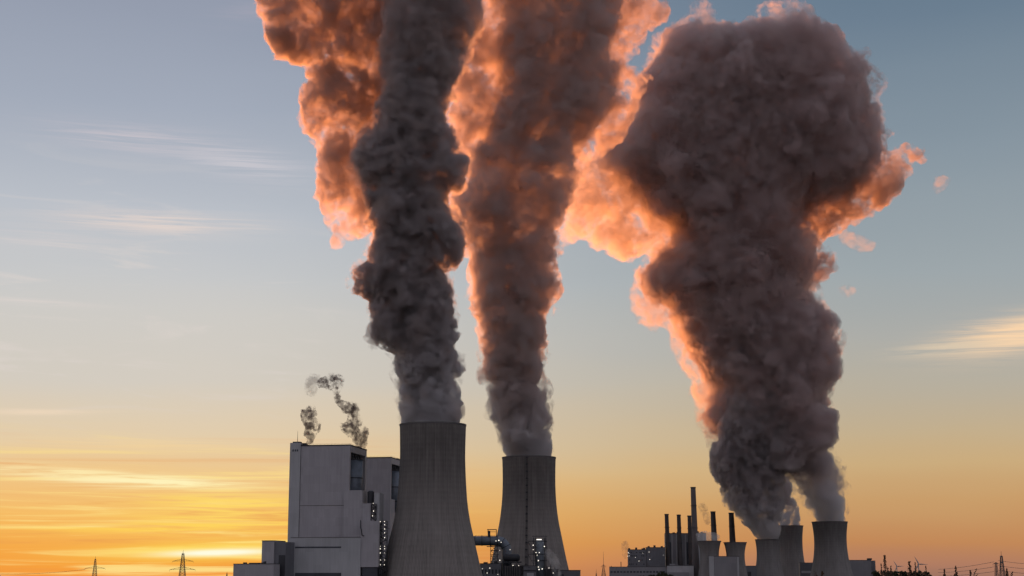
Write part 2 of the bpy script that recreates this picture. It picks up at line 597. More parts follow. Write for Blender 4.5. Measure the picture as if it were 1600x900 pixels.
# ------------------------------------------------------------------ buildings
class Facade:
    """plan axes of a building: u along its front (to the east), w into its depth; pixels of the photograph give sizes on any plane parallel to the front"""
    def __init__(self, px, py, Y, yaw):
        self.o = Vector((at(px, py, Y).x, Y))
        self.u = Vector((math.cos(yaw), -math.sin(yaw)))
        self.w = Vector((math.sin(yaw), math.cos(yaw)))

    def hit(self, px, py, off=0.0):
        p0 = self.o + self.w * off
        a, b = at(px, py, 1.0), Vector((0, 0, CAM_H))
        d = a - b
        k = p0.dot(self.w) / (d.x * self.w.x + d.y * self.w.y)
        p = b + d * k
        return (Vector((p.x, p.y)) - self.o).dot(self.u), p.z

    def foot(self, s0, s1, t0, t1):
        return [self.o + self.u * s + self.w * t for s, t in ((s0, t0), (s1, t0), (s1, t1), (s0, t1))]

    def blk(self, mb, x0, x1, y0, y1, off, depth, ground=False):
        """box seen between columns x0..x1 and rows y0 (top)..y1 (bottom) on the plane at `off`"""
        ym = (y0 + min(y1, 901)) / 2
        s0, s1 = self.hit(x0, ym, off)[0], self.hit(x1, ym, off)[0]
        z1 = self.hit((x0 + x1) / 2, y0, off)[1]
        z0 = 0.0 if ground or y1 >= 900 else self.hit((x0 + x1) / 2, y1, off)[1]
        mb.prism(self.foot(s0, s1, off, off + depth), z0, z1)
        return s0, s1, z0, z1

    def p(self, s, t, z):
        q = self.o + self.u * s + self.w * t
        return Vector((q.x, q.y, z))


def quick(fa, name, mat, parent, *blocks):
    b = MB()
    for bl in blocks:
        fa.blk(b, *bl)
    return b.build(name, mat, parent)


LR = random.Random(5)


def lamp(p, parent, r=0.55):
    """a small lit bulkhead lamp"""
    return MB().ball(p, r * LR.uniform(0.42, 0.8), 6).build('lamp', M['lamp'], parent)


def lattice(mb, p0, p1, w0, w1, panels, r, n=4, plan=0.0):
    """four-legged braced mast from p0 up to p1, w0 and w1 wide"""
    p0, p1 = Vector(p0), Vector(p1)
    rows = []
    for i in range(panels + 1):
        f = i / panels
        c, w = p0.lerp(p1, f), (w0 + (w1 - w0) * f) / 2
        rows.append([c + Vector((math.cos(a + plan) * w * 1.414, math.sin(a + plan) * w * 1.414, 0)) for a in (math.pi / 4, 3 * math.pi / 4, 5 * math.pi / 4, 7 * math.pi / 4)])
    for k in range(4):
        mb.tube(rows[0][k], rows[-1][k], r, r * 0.8, n)
        for i in range(panels):
            a, b = rows[i][k], rows[i][(k + 1) % 4]
            c, d = rows[i + 1][k], rows[i + 1][(k + 1) % 4]
            mb.tube(a, d, r * 0.55, n=3)
            mb.tube(b, c, r * 0.55, n=3)
            mb.tube(c, d, r * 0.55, n=3)
    return mb


def boiler_house(corner_px, Y, label, near):
    fa = Facade(corner_px, 740, Y, R(10))
    t = thing('boiler_house', fa.p(0, 0, 0), label, 'power station building', 'boiler houses')
    sc_ = 1.0
    Hh = zof(692, 1750)
    W1, WS, D = 58.0, 12.6, 72.0
    b = MB()
    b.prism(fa.foot(-W1, -11, 0, D), 0, Hh - 3)                     # body behind the open bay
    b.prism(fa.foot(-11, 0, 0, 4.5), 0, Hh - 3)                     # corner pier
    b.prism(fa.foot(-11, 0, D - 6, D), 0, Hh - 3)                   # far pier
    b.prism(fa.foot(-11, 0, 4.5, D - 6), 0, Hh - 54)                # below the bay
    b.prism(fa.foot(-11, 0, 4.5, D - 6), Hh - 10, Hh - 3)           # lintel
    b.build('wall', M['clad'], t)
    MB().prism(fa.foot(-W1 - 0.3, 0.3, -0.3, D + 0.3), Hh - 2.99, Hh - 1.7).build('roof', M['roof'], t)
    b = MB()
    b.prism(fa.foot(-10.98, -10.8, 4.52, D - 6.02), Hh - 54, Hh - 10)
    b.build('bay_lining', M['recess'], t)
    b = MB()
    c = fa.p(-5.2, 33, 0)
    b.path([(c.x, c.y, Hh - 70), (c.x, c.y, Hh - 16.5)], 11.2, 28)
    b.build('duct', M['duct'], t, True)
    b = MB()
    for zz in (Hh - 56, Hh - 38, Hh - 17):
        b.path([(c.x, c.y, zz - 0.5), (c.x, c.y, zz + 0.6)], 11.8, 28)
    b.each('flange', M['dark'], t)
    b = MB()
    for j in range(4):
        q = fa.p(-2.6, 13 + j * 10, 0)
        b.path([(q.x, q.y, Hh - 17), (q.x, q.y, Hh - 10.5)] + [fa.p(-2.6, 13 + j * 10 + 4 * math.sin(a), Hh - 10.5 + 2.2 * (1 - math.cos(a)) ) for a in (0.6, 1.2)] + [fa.p(-2.6, 21 + j * 10, Hh - 14)], 0.8, 6)
    b.each('pipe', M['dark'], t)
    st = MB().prism(fa.foot(-W1 - WS, -W1 - 0.05, -1.2, 34), 0, Hh + 1.0).build('stair_tower', M['clad_light'], t)
    b = MB()
    for j in range(3):
        b.prism(fa.foot(-W1 - WS + 3 + j * 2.6, -W1 - WS + 4.7 + j * 2.6, -1.3, -1.1), Hh - 9, Hh - 6.6)
    b.each('window', M['recess'], st)
    b = MB()
    b.prism(fa.foot(-W1 - 0.04, -W1 + 0.35, -0.15, 0.2), 18, Hh - 3)            # the joint between stair tower and body
    b.prism(fa.foot(-W1 + 0.36, 0, -0.13, 0.2), zof(790, Y) if near else 60, (zof(790, Y) if near else 60) + 0.6)
    b.each('joint', M['rim'], t)
    b = MB()
    b.prism(fa.foot(-W1 - WS + 2, -W1 - 2, 2, 10), Hh + 1.02, Hh + 2.6)
    b.prism(fa.foot(-W1 + 1, -W1 + 5, 3, 9), Hh - 1.68, Hh + 0.9)
    b.prism(fa.foot(-20, -14, 20, 28), Hh - 1.68, Hh - 0.2)
    b.prism(fa.foot(-6, -2, 40, 52), Hh - 1.68, Hh - 0.4)
    b.each('roof_plant', M['dark'], t)
    # thin rail along the roof edge
    b = MB()
    for s0, s1, tt0, tt1 in ((-W1 + 6, -0.6, 0.6, 0.6), (-0.6, -0.6, 0.6, D - 1)):
        a, e = fa.p(s0, tt0, Hh - 0.6), fa.p(s1, tt1, Hh - 0.6)
        b.tube(a, e, 0.09, n=4)
        for j in range(13):
            q = a.lerp(e, j / 12)
            b.tube(q, q - Vector((0, 0, 1.1)), 0.07, n=4)
    b.build('railing', M['steel'], t)
    if near:
        q = fa.p(-W1 - WS + 6.4, 6, 0)
        b = MB()
        b.path([(q.x, q.y, Hh + 2.58), (q.x, q.y, Hh + 8), (q.x, q.y, Hh + 15.5)], [0.35, 0.25, 0.12], 6)
        b.build('aerial', M['dark'], t)
        fb = quick(fa, 'front_block', M['clad_light'], t, (454.5, 563, 840, 901, -20, 19.7))
        quick(fa, 'louvre', M['recess'], fb, (461, 533, 854, 856.5, -20.15, 0.4))
        quick(fa, 'gate', M['recess'], fb, (461, 533, 895, 901, -20.15, 0.4))
        b = MB()
        s0, s1, z0, z1 = fa.blk(b, 454, 563.6, 839.2, 840, -20.3, 20.0)
        b.build('coping', M['rim'], fb)
        quick(fa, 'step_block', M['clad'], t, (536, 565, 766, 901, -7, 20), (565.05, 584, 786.5, 901, -7, 20))
        quick(fa, 'step_block', M['clad_light'], t, (584.1, 592, 770, 901, -6, 18))
        quick(fa, 'side_block', M['clad'], t, (563.2, 591.5, 814, 886, -19, 11.9))
        quick(fa, 'side_base', M['recess'], t, (566, 589, 886.2, 901, -18, 10.9))
        b = MB()
        s, z = fa.hit(579, 770, 1)
        q = fa.p(s, 2, 0)
        b.path([(q.x, q.y, zof(786.4, Y)), (q.x, q.y, zof(769, Y)), (q.x, q.y, zof(767, Y))], [3.8, 3.8, 2.2], 14)
        b.build('tank', M['dark'], t)
        b = MB()
        pts = [fa.p(*((lambda h: (h[0], -19.6, h[1]))(fa.hit(x, y, -19.6)))) for x, y in ((563.5, 813), (563.5, 824), (564.5, 828), (565.5, 836), (569, 837.5))]
        b.path(pts, 0.6, 6)
        b.build('pipe', M['dark'], t)
    return t, fa


BH1, FA = boiler_house(546, 1750, 'nearer grey boiler house with stepped blocks and lit stairs, left of the largest tower', True)
BH2, FB = boiler_house(610.5, 1935, 'farther grey boiler house half hidden by the largest tower', False)


def stair_tower(fa, off, x0, x1, y0, y1, lamps, label, depth=5.0):
    b = MB()
    ym = (y0 + y1) / 2
    s0, s1 = fa.hit(x0, ym, off)[0], fa.hit(x1, ym, off)[0]
    zt = fa.hit(x0, y0, off)[1]
    zb = 0 if y1 >= 899 else fa.hit(x0, y1, off)[1]
    t = thing('escape_stair', fa.p((s0 + s1) / 2, off + depth / 2, zb), label, 'outdoor staircase')
    for s in (s0, s1):
        for d in (0, depth):
            b.tube(fa.p(s, off + d, zb), fa.p(s, off + d, zt), 0.3, n=4)
    n = max(2, int((zt - zb) / 3.4))
    fl = MB()
    for i in range(n + 1):
        z = zb + (zt - zb) * i / n
        if 0 < i:
            fl.prism(fa.foot(s0 - 0.25, s1 + 0.25, off - 0.2, off + depth + 0.2), z - 0.22, z)
        b.tube(fa.p(s0, off - 0.15, z + 1.1), fa.p(s1, off - 0.15, z + 1.1), 0.09, n=4) if i < n else None
        if i < n:
            z2 = zb + (zt - zb) * (i + 1) / n
            a, e = (s0, s1) if i % 2 else (s1, s0)
            b.tube(fa.p(a, off + 1, z), fa.p(e, off + 1, z2), 0.38, n=4)
    b.build('frame', M['dark'], t)
    fl.each('landing', M['dark'], t)
    for (x, y) in lamps:
        s, z = fa.hit(x, y, off - 0.7)
        lamp(fa.p(s, off - 0.7, z), t, 0.62)
    return t


stair_tower(FA, -14, 593.5, 603.5, 814, 900,
            [(594.5, 815), (600.8, 815), (601, 820), (601, 826.5), (601, 832.5), (601, 840), (594.3, 853.5), (601, 853.5), (594.3, 857.5), (601, 857.5), (594.3, 864), (601, 864), (594.5, 875), (601, 875), (594.5, 882.5), (600.5, 882.5), (583.5, 892), (588, 892)],
            'tall dark escape stair with two rows of white lamps beside the boiler house')
stair_tower(FA, -10, 579.5, 587, 787, 813.5, [(583.2, 786.5), (583.6, 798.5), (582, 806)], 'short dark escape stair with few lamps, on the boiler house step', 2.8)

# annexes west of the boiler house
fc = Facade(427.6, 870, 1720, R(16))
t = thing('annex', fc.p(0, 0, 0), 'grey annex block left of the boiler house, with dark open bay', 'power station building')
quick(fc, 'wall', M['clad'], t, (408.7, 427.6, 845.5, 901, 0, 30))
b = MB()
zt = fc.hit(420, 845.5)[1]
s0 = fc.hit(408.7, 870)[0]
b.prism(fc.foot(s0 - 0.3, 0.3, -0.3, 30.3), zt + 0.01, zt + 0.8)
b.build('roof', M['roof'], t)
w_ = MB()
w_.prism(fc.foot(0.02, 13.5, 1.5, 34), 0, zt - 1.0)
w_.build('side_wing', M['clad_dark'], t)
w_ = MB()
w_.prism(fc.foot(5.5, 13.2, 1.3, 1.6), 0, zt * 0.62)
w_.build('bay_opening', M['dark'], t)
fl_ = Facade(427.4, 890, 1700, R(16))
t = thing('low_building', fl_.p(0, 0, 0), 'low flat roofed grey building at the left edge of the plant', 'power station building')
quick(fl_, 'wall', M['clad'], t, (364.5, 427.4, 881.5, 901, 0, 16))
zt = fl_.hit(400, 881.5)[1]
s0 = fl_.hit(364.5, 890)[0]
MB().prism(fl_.foot(s0 - 0.3, 0.3, -0.3, 16.3), zt + 0.01, zt + 0.6).build('roof', M['roof'], t)
b = MB()
for s_, w, h in ((-31, 15, 1.0), (-14, 2, 2.4), (-38, 3, 1.4)):
    b.prism(fl_.foot(s_, s_ + w, 3, 7), zt + 0.6, zt + 0.6 + h)
b.each('roof_plant', M['roof'], t)

# ------------------------------------------------------------------ duct works between the two large towers
YD = 1960
k_ = YD / F
X = lambda px, py=870: at(px, py, YD).x
Z = lambda py: zof(py, YD)
t = thing('flue_duct', (X(770), YD, 0), 'thick horizontal steel flue duct bending down on a lattice trestle between the two large towers', 'steel duct')
b = MB()
z0 = Z(845)
r = 5.9
pts = [(X(716) - 13, YD, 0)] + [(X(716) - 13 * math.sin(a), YD, z0 - 13 * (1 - math.cos(a))) for a in np.linspace(math.pi / 2, 0.2, 7)] + [(X(716), YD, z0), (X(776), YD, z0)] + [(X(776) + 13 * math.sin(a), YD, z0 - 13 * (1 - math.cos(a))) for a in np.linspace(0.2, math.pi / 2, 7)] + [(X(776) + 13, YD, 0)]
b.path(pts, r, 20, ref=(0, 1, 0))
b.build('duct', M['duct'], t, True)
b = MB()
for px in (742, 753, 766, 777):
    b.path([(X(px) - 0.4, YD, z0), (X(px) + 0.4, YD, z0)], r + 0.7, 20)
for a in (0.55, 1.1):
    c = Vector((X(776) + 13 * math.sin(a), YD, z0 - 13 * (1 - math.cos(a))))
    d = Vector((math.cos(a), 0, -math.sin(a))) * 0.4
    b.path([c - d, c + d], r + 0.6, 20)
b.each('flange', M['dark'], t)
b = MB()
lattice(b, (X(772), YD, 0), (X(772), YD, z0 - r), 8.5, 8.5, 6, 0.42)
for j in range(5):
    zz = Z(860) - j * 5.2
    b.box(X(766), X(780), YD - 5.4, YD + 5.4, zz - 0.2, zz + 0.2)
b.box(X(760.5), X(784), YD - 6, YD + 6, Z(854.5), Z(853.5))
b.build('trestle', M['dark'], t)
b = MB()
for px in (762.5, 775.5):
    for dy in (-4, 4):
        b.tube((X(px), YD + dy, Z(839)), (X(px), YD + dy, Z(827.5)), 0.42, n=4)
for dy in (-4, 4):
    for py in (827.5, 831):
        b.tube((X(761), YD + dy, Z(py)), (X(776), YD + dy, Z(py)), 0.4 if py < 830 else 0.18, n=4)
b.box(X(762.5), X(766), YD - 4, YD + 4, Z(838.4), Z(829.5))
for px in np.arange(744, 778, 4):
    b.tube((X(px), YD - 5.2, Z(838.4)), (X(px), YD - 5.2, Z(836.6)), 0.12, n=4)
b.tube((X(742), YD - 5.2, Z(836.7)), (X(779), YD - 5.2, Z(836.7)), 0.13, n=4)
b.build('gantry', M['dark'], t)
for px, py in ((775, 845.5), (779.5, 844.5), (783, 847.5), (771, 883.5), (776.5, 880), (781, 860), (781, 875.5), (782, 884), (797, 859), (756, 882.5)):
    lamp((X(px), YD - 7.2, Z(py)), t, 0.8 if py > 850 else 0.95)

t = thing('flue_duct', (X(843.5), YD - 25, 0), 'upright grey flue duct with rounded top and lamps, facing the viewer before the second tower', 'steel duct')
Yd = YD - 25
b = MB()
Xd = lambda px, py=870: at(px, py, Yd).x
Zd = lambda py: zof(py, Yd)
zc = Zd(853.5)
b.path([(Xd(843.5), Yd, 0), (Xd(843.5), Yd, zc)] + [(Xd(843.5), Yd + 7 * (1 - math.cos(a)), zc + 7 * math.sin(a) * 0.5) for a in (0.5, 1.0, 1.57)] + [(Xd(843.5), Yd + 40, zc + 3.5)], 5.4, 20)
b.build('duct', M['duct'], t, True)
b = MB()
for py in (866, 876):
    b.path([(Xd(843.5), Yd, Zd(py) - 0.5), (Xd(843.5), Yd, Zd(py) + 0.5)], 6.3, 20)
b.each('flange', M['dark'], t)
b = MB()
for px in (834, 836.5, 851, 853):
    b.tube((Xd(px), Yd - 4, 0), (Xd(px), Yd - 4, Zd(840)), 0.5, n=4)
for py in (838, 846, 855, 866, 876, 886):
    b.tube((Xd(831.5), Yd - 4, Zd(py)), (Xd(855), Yd - 4, Zd(py)), 0.36, n=4)
for py in (846, 866, 886):
    b.box(Xd(825), Xd(836.5), Yd - 4.5, Yd + 4, Zd(py) - 0.5, Zd(py))
    b.tube((Xd(825), Yd - 4.4, Zd(py) + 1.3), (Xd(836), Yd - 4.4, Zd(py) + 1.3), 0.15, n=4)
b.tube((Xd(825), Yd - 4, 0), (Xd(825), Yd - 4, Zd(846)), 0.4, n=4)
b.tube((Xd(836), Yd - 4, Zd(866)), (Xd(825), Yd - 4, Zd(846)), 0.25, n=4)
b.tube((Xd(836), Yd - 4, Zd(886)), (Xd(825), Yd - 4, Zd(866)), 0.25, n=4)
b.build('platform', M['dark'], t)
for px, py in ((833, 852), (833, 859), (850.5, 854), (837.5, 863.5), (842.5, 863.5), (839, 867.5), (841, 876), (841, 886), (842, 890), (847, 889), (857.5, 887.5)):
    lamp((Xd(px), Yd - 6.6, Zd(py)), t, 0.8)
MB().tube((Xd(838.5), Yd - 6, Zd(843.2)), (Xd(846), Yd - 6, Zd(843.2)), 0.55, n=6).build('lamp_tube', M['lamp'], t)

# the low buildings and vessels round the ducts
t = thing('gas_scrubber', (X(799), YD - 12, 0), 'dark round scrubber vessel with pipes right of the trestle', 'process vessel')
Ys = YD - 14
Xs = lambda px, py=880: at(px, py, Ys).x
Zs = lambda py: zof(py, Ys)
b = MB()
b.path([(Xs(786), Ys, Zs(871.5)), (Xs(788), Ys, Zs(871.5)), (Xs(810), Ys, Zs(871.5)), (Xs(812.5), Ys, Zs(871.5))], [2.0, 4.4, 4.4, 2.0], 16)
b.build('vessel', M['dark'], t, True)
b = MB()
for px in (788, 797, 806):
    b.box(Xs(px), Xs(px + 2), Ys - 2, Ys + 2, 0, Zs(876))
    b.tube((Xs(px), Ys - 5, Zs(879)), (Xs(px + 9), Ys - 5, Zs(879)), 0.4, n=4)
b.box(Xs(784), Xs(815), Ys - 5, Ys + 5, Zs(878.5), Zs(877.5))
b.build('saddle', M['dark'], t)
b = MB()
for i, px in enumerate((803, 806.5, 812, 814.5, 817)):
    top = (884, 879, 882, 886, 884)[i]
    b.path([(Xs(px), Ys - 7, 0), (Xs(px), Ys - 7, Zs(top)), (Xs(px - 1.5), Ys - 7, Zs(top - 1.2)), (Xs(px - 4), Ys - 7, Zs(top - 1.2))], 0.75, 8)
b.each('pipe', M['steel'], t)
for px, py in ((801.5, 883.5), (810.5, 883.8), (788, 891)):
    lamp((Xs(px), Ys - 8, Zs(py)), t, 0.85)

def shed(px0, px1, ptop, Y, label, mat, depth=16, extra=None, name='plant_building', yaw=4, roof='roof'):
    fa = Facade(px1, (ptop + 901) / 2, Y, R(yaw))
    t = thing(name, fa.p(0, 0, 0), label, 'power station building')
    quick(fa, 'wall', mat, t, (px0, px1, ptop, 901, 0, depth))
    s0 = fa.hit(px0, (ptop + 901) / 2)[0]
    zt = fa.hit((px0 + px1) / 2, ptop)[1]
    MB().prism(fa.foot(s0 - 0.3, 0.3, -0.3, depth + 0.3), zt + 0.01, zt + 0.7).build('roof', M[roof], t)
    return t, fa, s0, zt


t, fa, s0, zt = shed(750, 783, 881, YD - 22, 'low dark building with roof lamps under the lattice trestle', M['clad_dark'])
b = MB()
for s_ in np.linspace(s0 + 2, -3, 6):
    b.prism(fa.foot(s_, s_ + 2, -0.15, 0.2), zt * 0.3, zt * 0.6)
b.each('window', M['dark'], t)
b = MB()
b.prism(fa.foot(s0 + 4, s0 + 9, 3, 7), zt + 0.71, zt + 2.2)
b.prism(fa.foot(-9, -5, 3, 8), zt + 0.71, zt + 3.4)
b.each('roof_plant', M['dark'], t)
for s_, z_ in ((s0 + 3, 0.65), (s0 + 9, 0.35), (-14, 0.7), (-4, 0.25)):
    lamp(fa.p(s_, -0.9, zt * z_), t, 0.75)
t, fa, s0, zt = shed(786, 815, 885, YD - 26, 'dark pipe house right of the trestle, under the scrubber vessel', M['dark'])
b = MB()
for s_ in np.linspace(s0 + 3, -3, 7):
    b.tube(fa.p(s_, -1, 0), fa.p(s_, -1, zt + 0.5), 0.5, n=6)
b.each('pipe', M['steel'], t)
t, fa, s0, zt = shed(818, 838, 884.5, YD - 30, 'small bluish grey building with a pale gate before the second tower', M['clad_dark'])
MB().prism(fa.foot(-11.5, -3, -0.2, 0.2), 0, zt * 0.42).build('gate', M['clad_light'], t)
MB().prism(fa.foot(s0, -0.3, -0.25, 0.2), zt * 0.55, zt * 0.68).build('window', M['dark'], t)
t, fa, s0, zt = shed(838.3, 872, 890, YD - 18, 'flat dark building with chimneys of pipe right of the upright duct', M['dark'])
b = MB()
for s_, h in ((-20, 5.5), (-14, 4.0), (-9, 6.5), (-4, 3)):
    b.tube(fa.p(s_, 4, zt), fa.p(s_, 4, zt + h), 0.9, n=8)
b.each('vent_pipe', M['steel'], t)
for s_, z_ in ((-24, 0.8), (-18, 0.3), (-6, 0.6)):
    lamp(fa.p(s_, -0.9, zt * z_), t, 0.8)
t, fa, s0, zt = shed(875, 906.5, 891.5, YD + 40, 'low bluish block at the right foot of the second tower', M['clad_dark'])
MB().prism(fa.foot(s0 + 2, s0 + 5, -0.15, 0.2), 0, zt * 0.5).build('door', M['dark'], t)

# ------------------------------------------------------------------ the old plant far right
YO = 2900
t, fa, s0, zt = shed(981, 1009.5, 859, YO + 30, 'speckled dark turbine hall with a few lit windows, left end of the old plant', M['clad_dark'], 40)
b = MB()
rr = random.Random(3)
for i in range(9):
    s_ = s0 + 2 + i * (abs(s0) - 4) / 9
    for z_ in (0.35, 0.5, 0.65, 0.8, 0.92):
        if rr.random() < 0.6:
            b.prism(fa.foot(s_, s_ + 2.2, -0.2, 0.2), zt * z_ - 2, zt * z_)
b.each('window', M['dark'], t)
for _ in range(7):
    lamp(fa.p(s0 * rr.random(), -1.0, zt * rr.uniform(0.4, 0.95)), t, 0.7)
b = MB()
for s_, h in ((s0 + 1, 2.5), (s0 + 14, 3.5), (s0 + 26, 2), (-5, 3)):
    b.prism(fa.foot(s_, s_ + 4, 2, 8), zt + 0.71, zt + 0.71 + h)
b.each('roof_plant', M['dark'], t)
t, fa, s0, zt = shed(1009.8, 1039.5, 855.5, YO + 30, 'dark turbine hall block with stepped roof, left of the three chimneys', M['clad_dark'], 40)
b = MB()
for s_, h in ((s0 + 3, 2.0), (s0 + 14, 3.5), (-8, 2)):
    b.prism(fa.foot(s_, s_ + 4, 2, 8), zt + 0.71, zt + 0.71 + h)
b.each('roof_plant', M['dark'], t)
b = MB()
for i in range(7):
    b.prism(fa.foot(s0 + 2 + i * 5, s0 + 3.4 + i * 5, -0.4, 0.2), 0, zt * 0.95)
b.each('pilaster', M['clad_dark'], t)
for s_, z_ in ((-3, 0.75), (-30, 0.85), (-29, 0.6)):
    lamp(fa.p(s_, -1.0, zt * z_), t, 0.7)
t, fa, s0, zt = shed(1040, 1104, 833.5, YO + 60, 'large grey boiler hall with pilasters behind the chimneys', M['clad_far'], 60)
b = MB()
for i, s_ in enumerate(np.arange(s0 + 3, -4, 8.5)):
    b.prism(fa.foot(s_, s_ + 2.4, -0.8, 0.2), 0, zt - 2)
b.each('pilaster', M['clad_light'], t)
b = MB()
for s_ in np.arange(s0 + 5.6, -8, 17):
    b.prism(fa.foot(s_, s_ + 5, -0.2, 0.2), zt * 0.3, zt * 0.8)
b.each('window_band', M['recess'], t)
b = MB()
for s_, h in ((s0 + 22, 2.5), (s0 + 47, 2.0), (s0 + 59, 3.5), (s0 + 67, 2), (s0 + 14, 1.4)):
    b.prism(fa.foot(s_, s_ + 5, 3, 12), zt + 0.71, zt + 0.71 + h)
b.each('roof_plant', M['dark'], t)
t, fa, s0, zt = shed(952, 1042, 886, YO - 30, 'long low grey hall in front of the turbine halls', M['clad_far'], 30)
b = MB()
for s_ in np.arange(s0 + 2, -4, 6.0):
    b.prism(fa.foot(s_, s_ + 4.2, -0.2, 0.2), zt * 0.45, zt * 0.62)
b.each('window', M['recess'], t)
b = MB()
for s_, h in ((s0 + 21, 9), (s0 + 3, 1.2), (s0 + 33, 1.8)):
    b.prism(fa.foot(s_, s_ + 1.4, 4, 5.4), zt + 0.71, zt + 0.71 + h)
b.each('roof_plant', M['dark'], t)
t, fa, s0, zt = shed(1042.5, 1084, 884, YO - 40, 'pale stepped low hall at the foot of the tallest chimney', M['clad_light'], 30)
MB().prism(fa.foot(s0 + 1, -9, -6, -0.1), 0, zt * 0.45).build('lean_to', M['clad_far'], t)
MB().prism(fa.foot(s0 + 5, s0 + 16, 4, 12), zt + 0.71, zt + 4).build('roof_plant', M['clad_far'], t)
t, fa, s0, zt = shed(1116, 1155.5, 869.5, YO - 80, 'grey block with pale end wall in front of the two squat towers', M['clad_far'], 30)
MB().prism(fa.foot(s0 - 9, s0 - 0.4, -1, 26), 0, zt + 0.3).build('end_wall', M['clad_light'], t)
MB().prism(fa.foot(-4, -1.2, -0.6, 0.2), 0, zt - 1).build('pilaster', M['clad_light'], t)
t, fa, s0, zt = shed(1166, 1182, 884.5, YO + 40, 'dark low shed between squat tower and short smoking tower', M['clad_dark'], 20)
MB().prism(fa.foot(s0 + 3, s0 + 9, -0.2, 0.2), 0, zt * 0.5).build('gate', M['dark'], t)
t, fa, s0, zt = shed(1250, 1272, 879.5, YO + 330, 'dark low building seen between the far and the rightmost tower', M['clad_dark'], 20)
MB().prism(fa.foot(s0 + 3, -6, -0.2, 0.2), zt * 0.3, zt * 0.45).build('window', M['clad_light'], t)
t, fa, s0, zt = shed(1328, 1361.5, 875.5, YO + 200, 'grey hall right of the rightmost cooling tower', M['clad_far'], 40)
MB().prism(fa.foot(0.4, 8.5, 1, 38), 0, zt - 0.5).build('end_wall', M['clad_dark'], t)
MB().prism(fa.foot(-6, 3, 6, 14), zt + 0.71, zt + 4.2).build('roof_plant', M['dark'], t)


def chimney(px, ptop, wtop, wbot, Y, label, mat, pbase=901, lean=0.0):
    t = thing('chimney', (xof(px, Y), Y, 0), label, 'chimney', 'chimneys of the old plant')
    zt = zof(ptop, Y)
    k = Y / F
    x = xof(px, Y)
    xt = at(px - lean, ptop, Y).x
    b = MB()
    n = 24
    b.path([(x, Y, 0), (x * 0.5 + xt * 0.5, Y, zt * 0.5), (xt, Y, zt)], [wbot * k / 2, (wbot * 0.42 + wtop * 0.58) * k / 2, wtop * k / 2], n)
    b.build('shaft', M[mat], t, False)
    b = MB()
    b.path([(xt, Y, zt + 0.02), (xt, Y, zt + 2.4)], wtop * k / 2 + 0.5, n)
    for f in (0.55, 0.8):
        w = (wbot + (wtop - wbot) * f) * k / 2
        c = Vector((x + (xt - x) * f, Y, zt * f))
        b.path([c, c + Vector((0, 0, 1.0))], w + 0.9, n)
    b.each('collar', M['dark'], t)
    return t


chimney(1087, 763, 7.6, 11.6, YO - 10, 'tallest chimney, pale concrete shaft in front of the boiler hall', 'chimney', lean=4.0)
chimney(1044.5, 805, 6.0, 8.2, YO + 55, 'first sooty chimney, leftmost of the three at the boiler hall', 'chimney_dark', lean=3)
chimney(1063, 806, 6.0, 7.8, YO + 55, 'second sooty chimney, middle of the three at the boiler hall', 'chimney_dark', lean=2.5)
chimney(1079.5, 807.5, 5.6, 8, YO + 55, 'sooty chimney mostly hidden behind the tallest chimney', 'chimney_dark', lean=2.5)
chimney(1118, 801, 7.4, 12, YO + 160, 'chimney rising behind the left squat tower', 'chimney_dark', lean=4)
chimney(1146.5, 803, 7.8, 12.5, YO + 160, 'rightmost chimney, rising behind the right squat tower', 'chimney_dark', lean=4)


# ------------------------------------------------------------------ power line masts, wind turbines
def pylon(px, ptop, Y, arms, label, wbase=9, wtop=1.6, cls='transmission_tower', spike=0.12, drop=1.2, plan=0.0, r=0.42):
    base = Vector((xof(px, Y, 885), Y, 0))
    t = thing(cls, base, label, 'pylon', 'pylons on the horizon')
    zt = zof(ptop, Y)
    b = MB()
    zs = zt * (1 - spike)
    lattice(b, base, base + Vector((0, 0, zs)), wbase, wtop, 9, r, plan=plan)
    b.path([base + Vector((0, 0, zs)), base + Vector((0, 0, zt))], [r * 1.1, r * 0.5], 5)
    b.build('mast', M['steel'], t)
    for (py, half) in arms:
        z = zof(py, Y)
        h = half * Y / F
        a = MB()
        for s in (-1, 1):
            for dy in (-0.8, 0.8):
                a.tube(base + Vector((0, dy, z + h * 0.16)), base + Vector((s * h, 0, z - drop)), r * 0.7, n=4)
                a.tube(base + Vector((0, dy, z - 0.6)), base + Vector((s * h, 0, z - drop)), r * 0.55, n=4)
            for f in (0.3, 0.6):
                a.tube(base + Vector((s * h * f, 0, z + h * 0.16 * (1 - f) - drop * f)), base + Vector((s * h * (f + 0.1), 0, z - 0.6 * (1 - f) - drop * f)), r * 0.4, n=3)
            a.tube(base + Vector((s * h, 0, z - drop)), base + Vector((s * h * 1.03, 0, z - drop - 3.0)), r * 0.45, n=4)
        a.build('cross_arm', M['steel'], t)
    return t, base


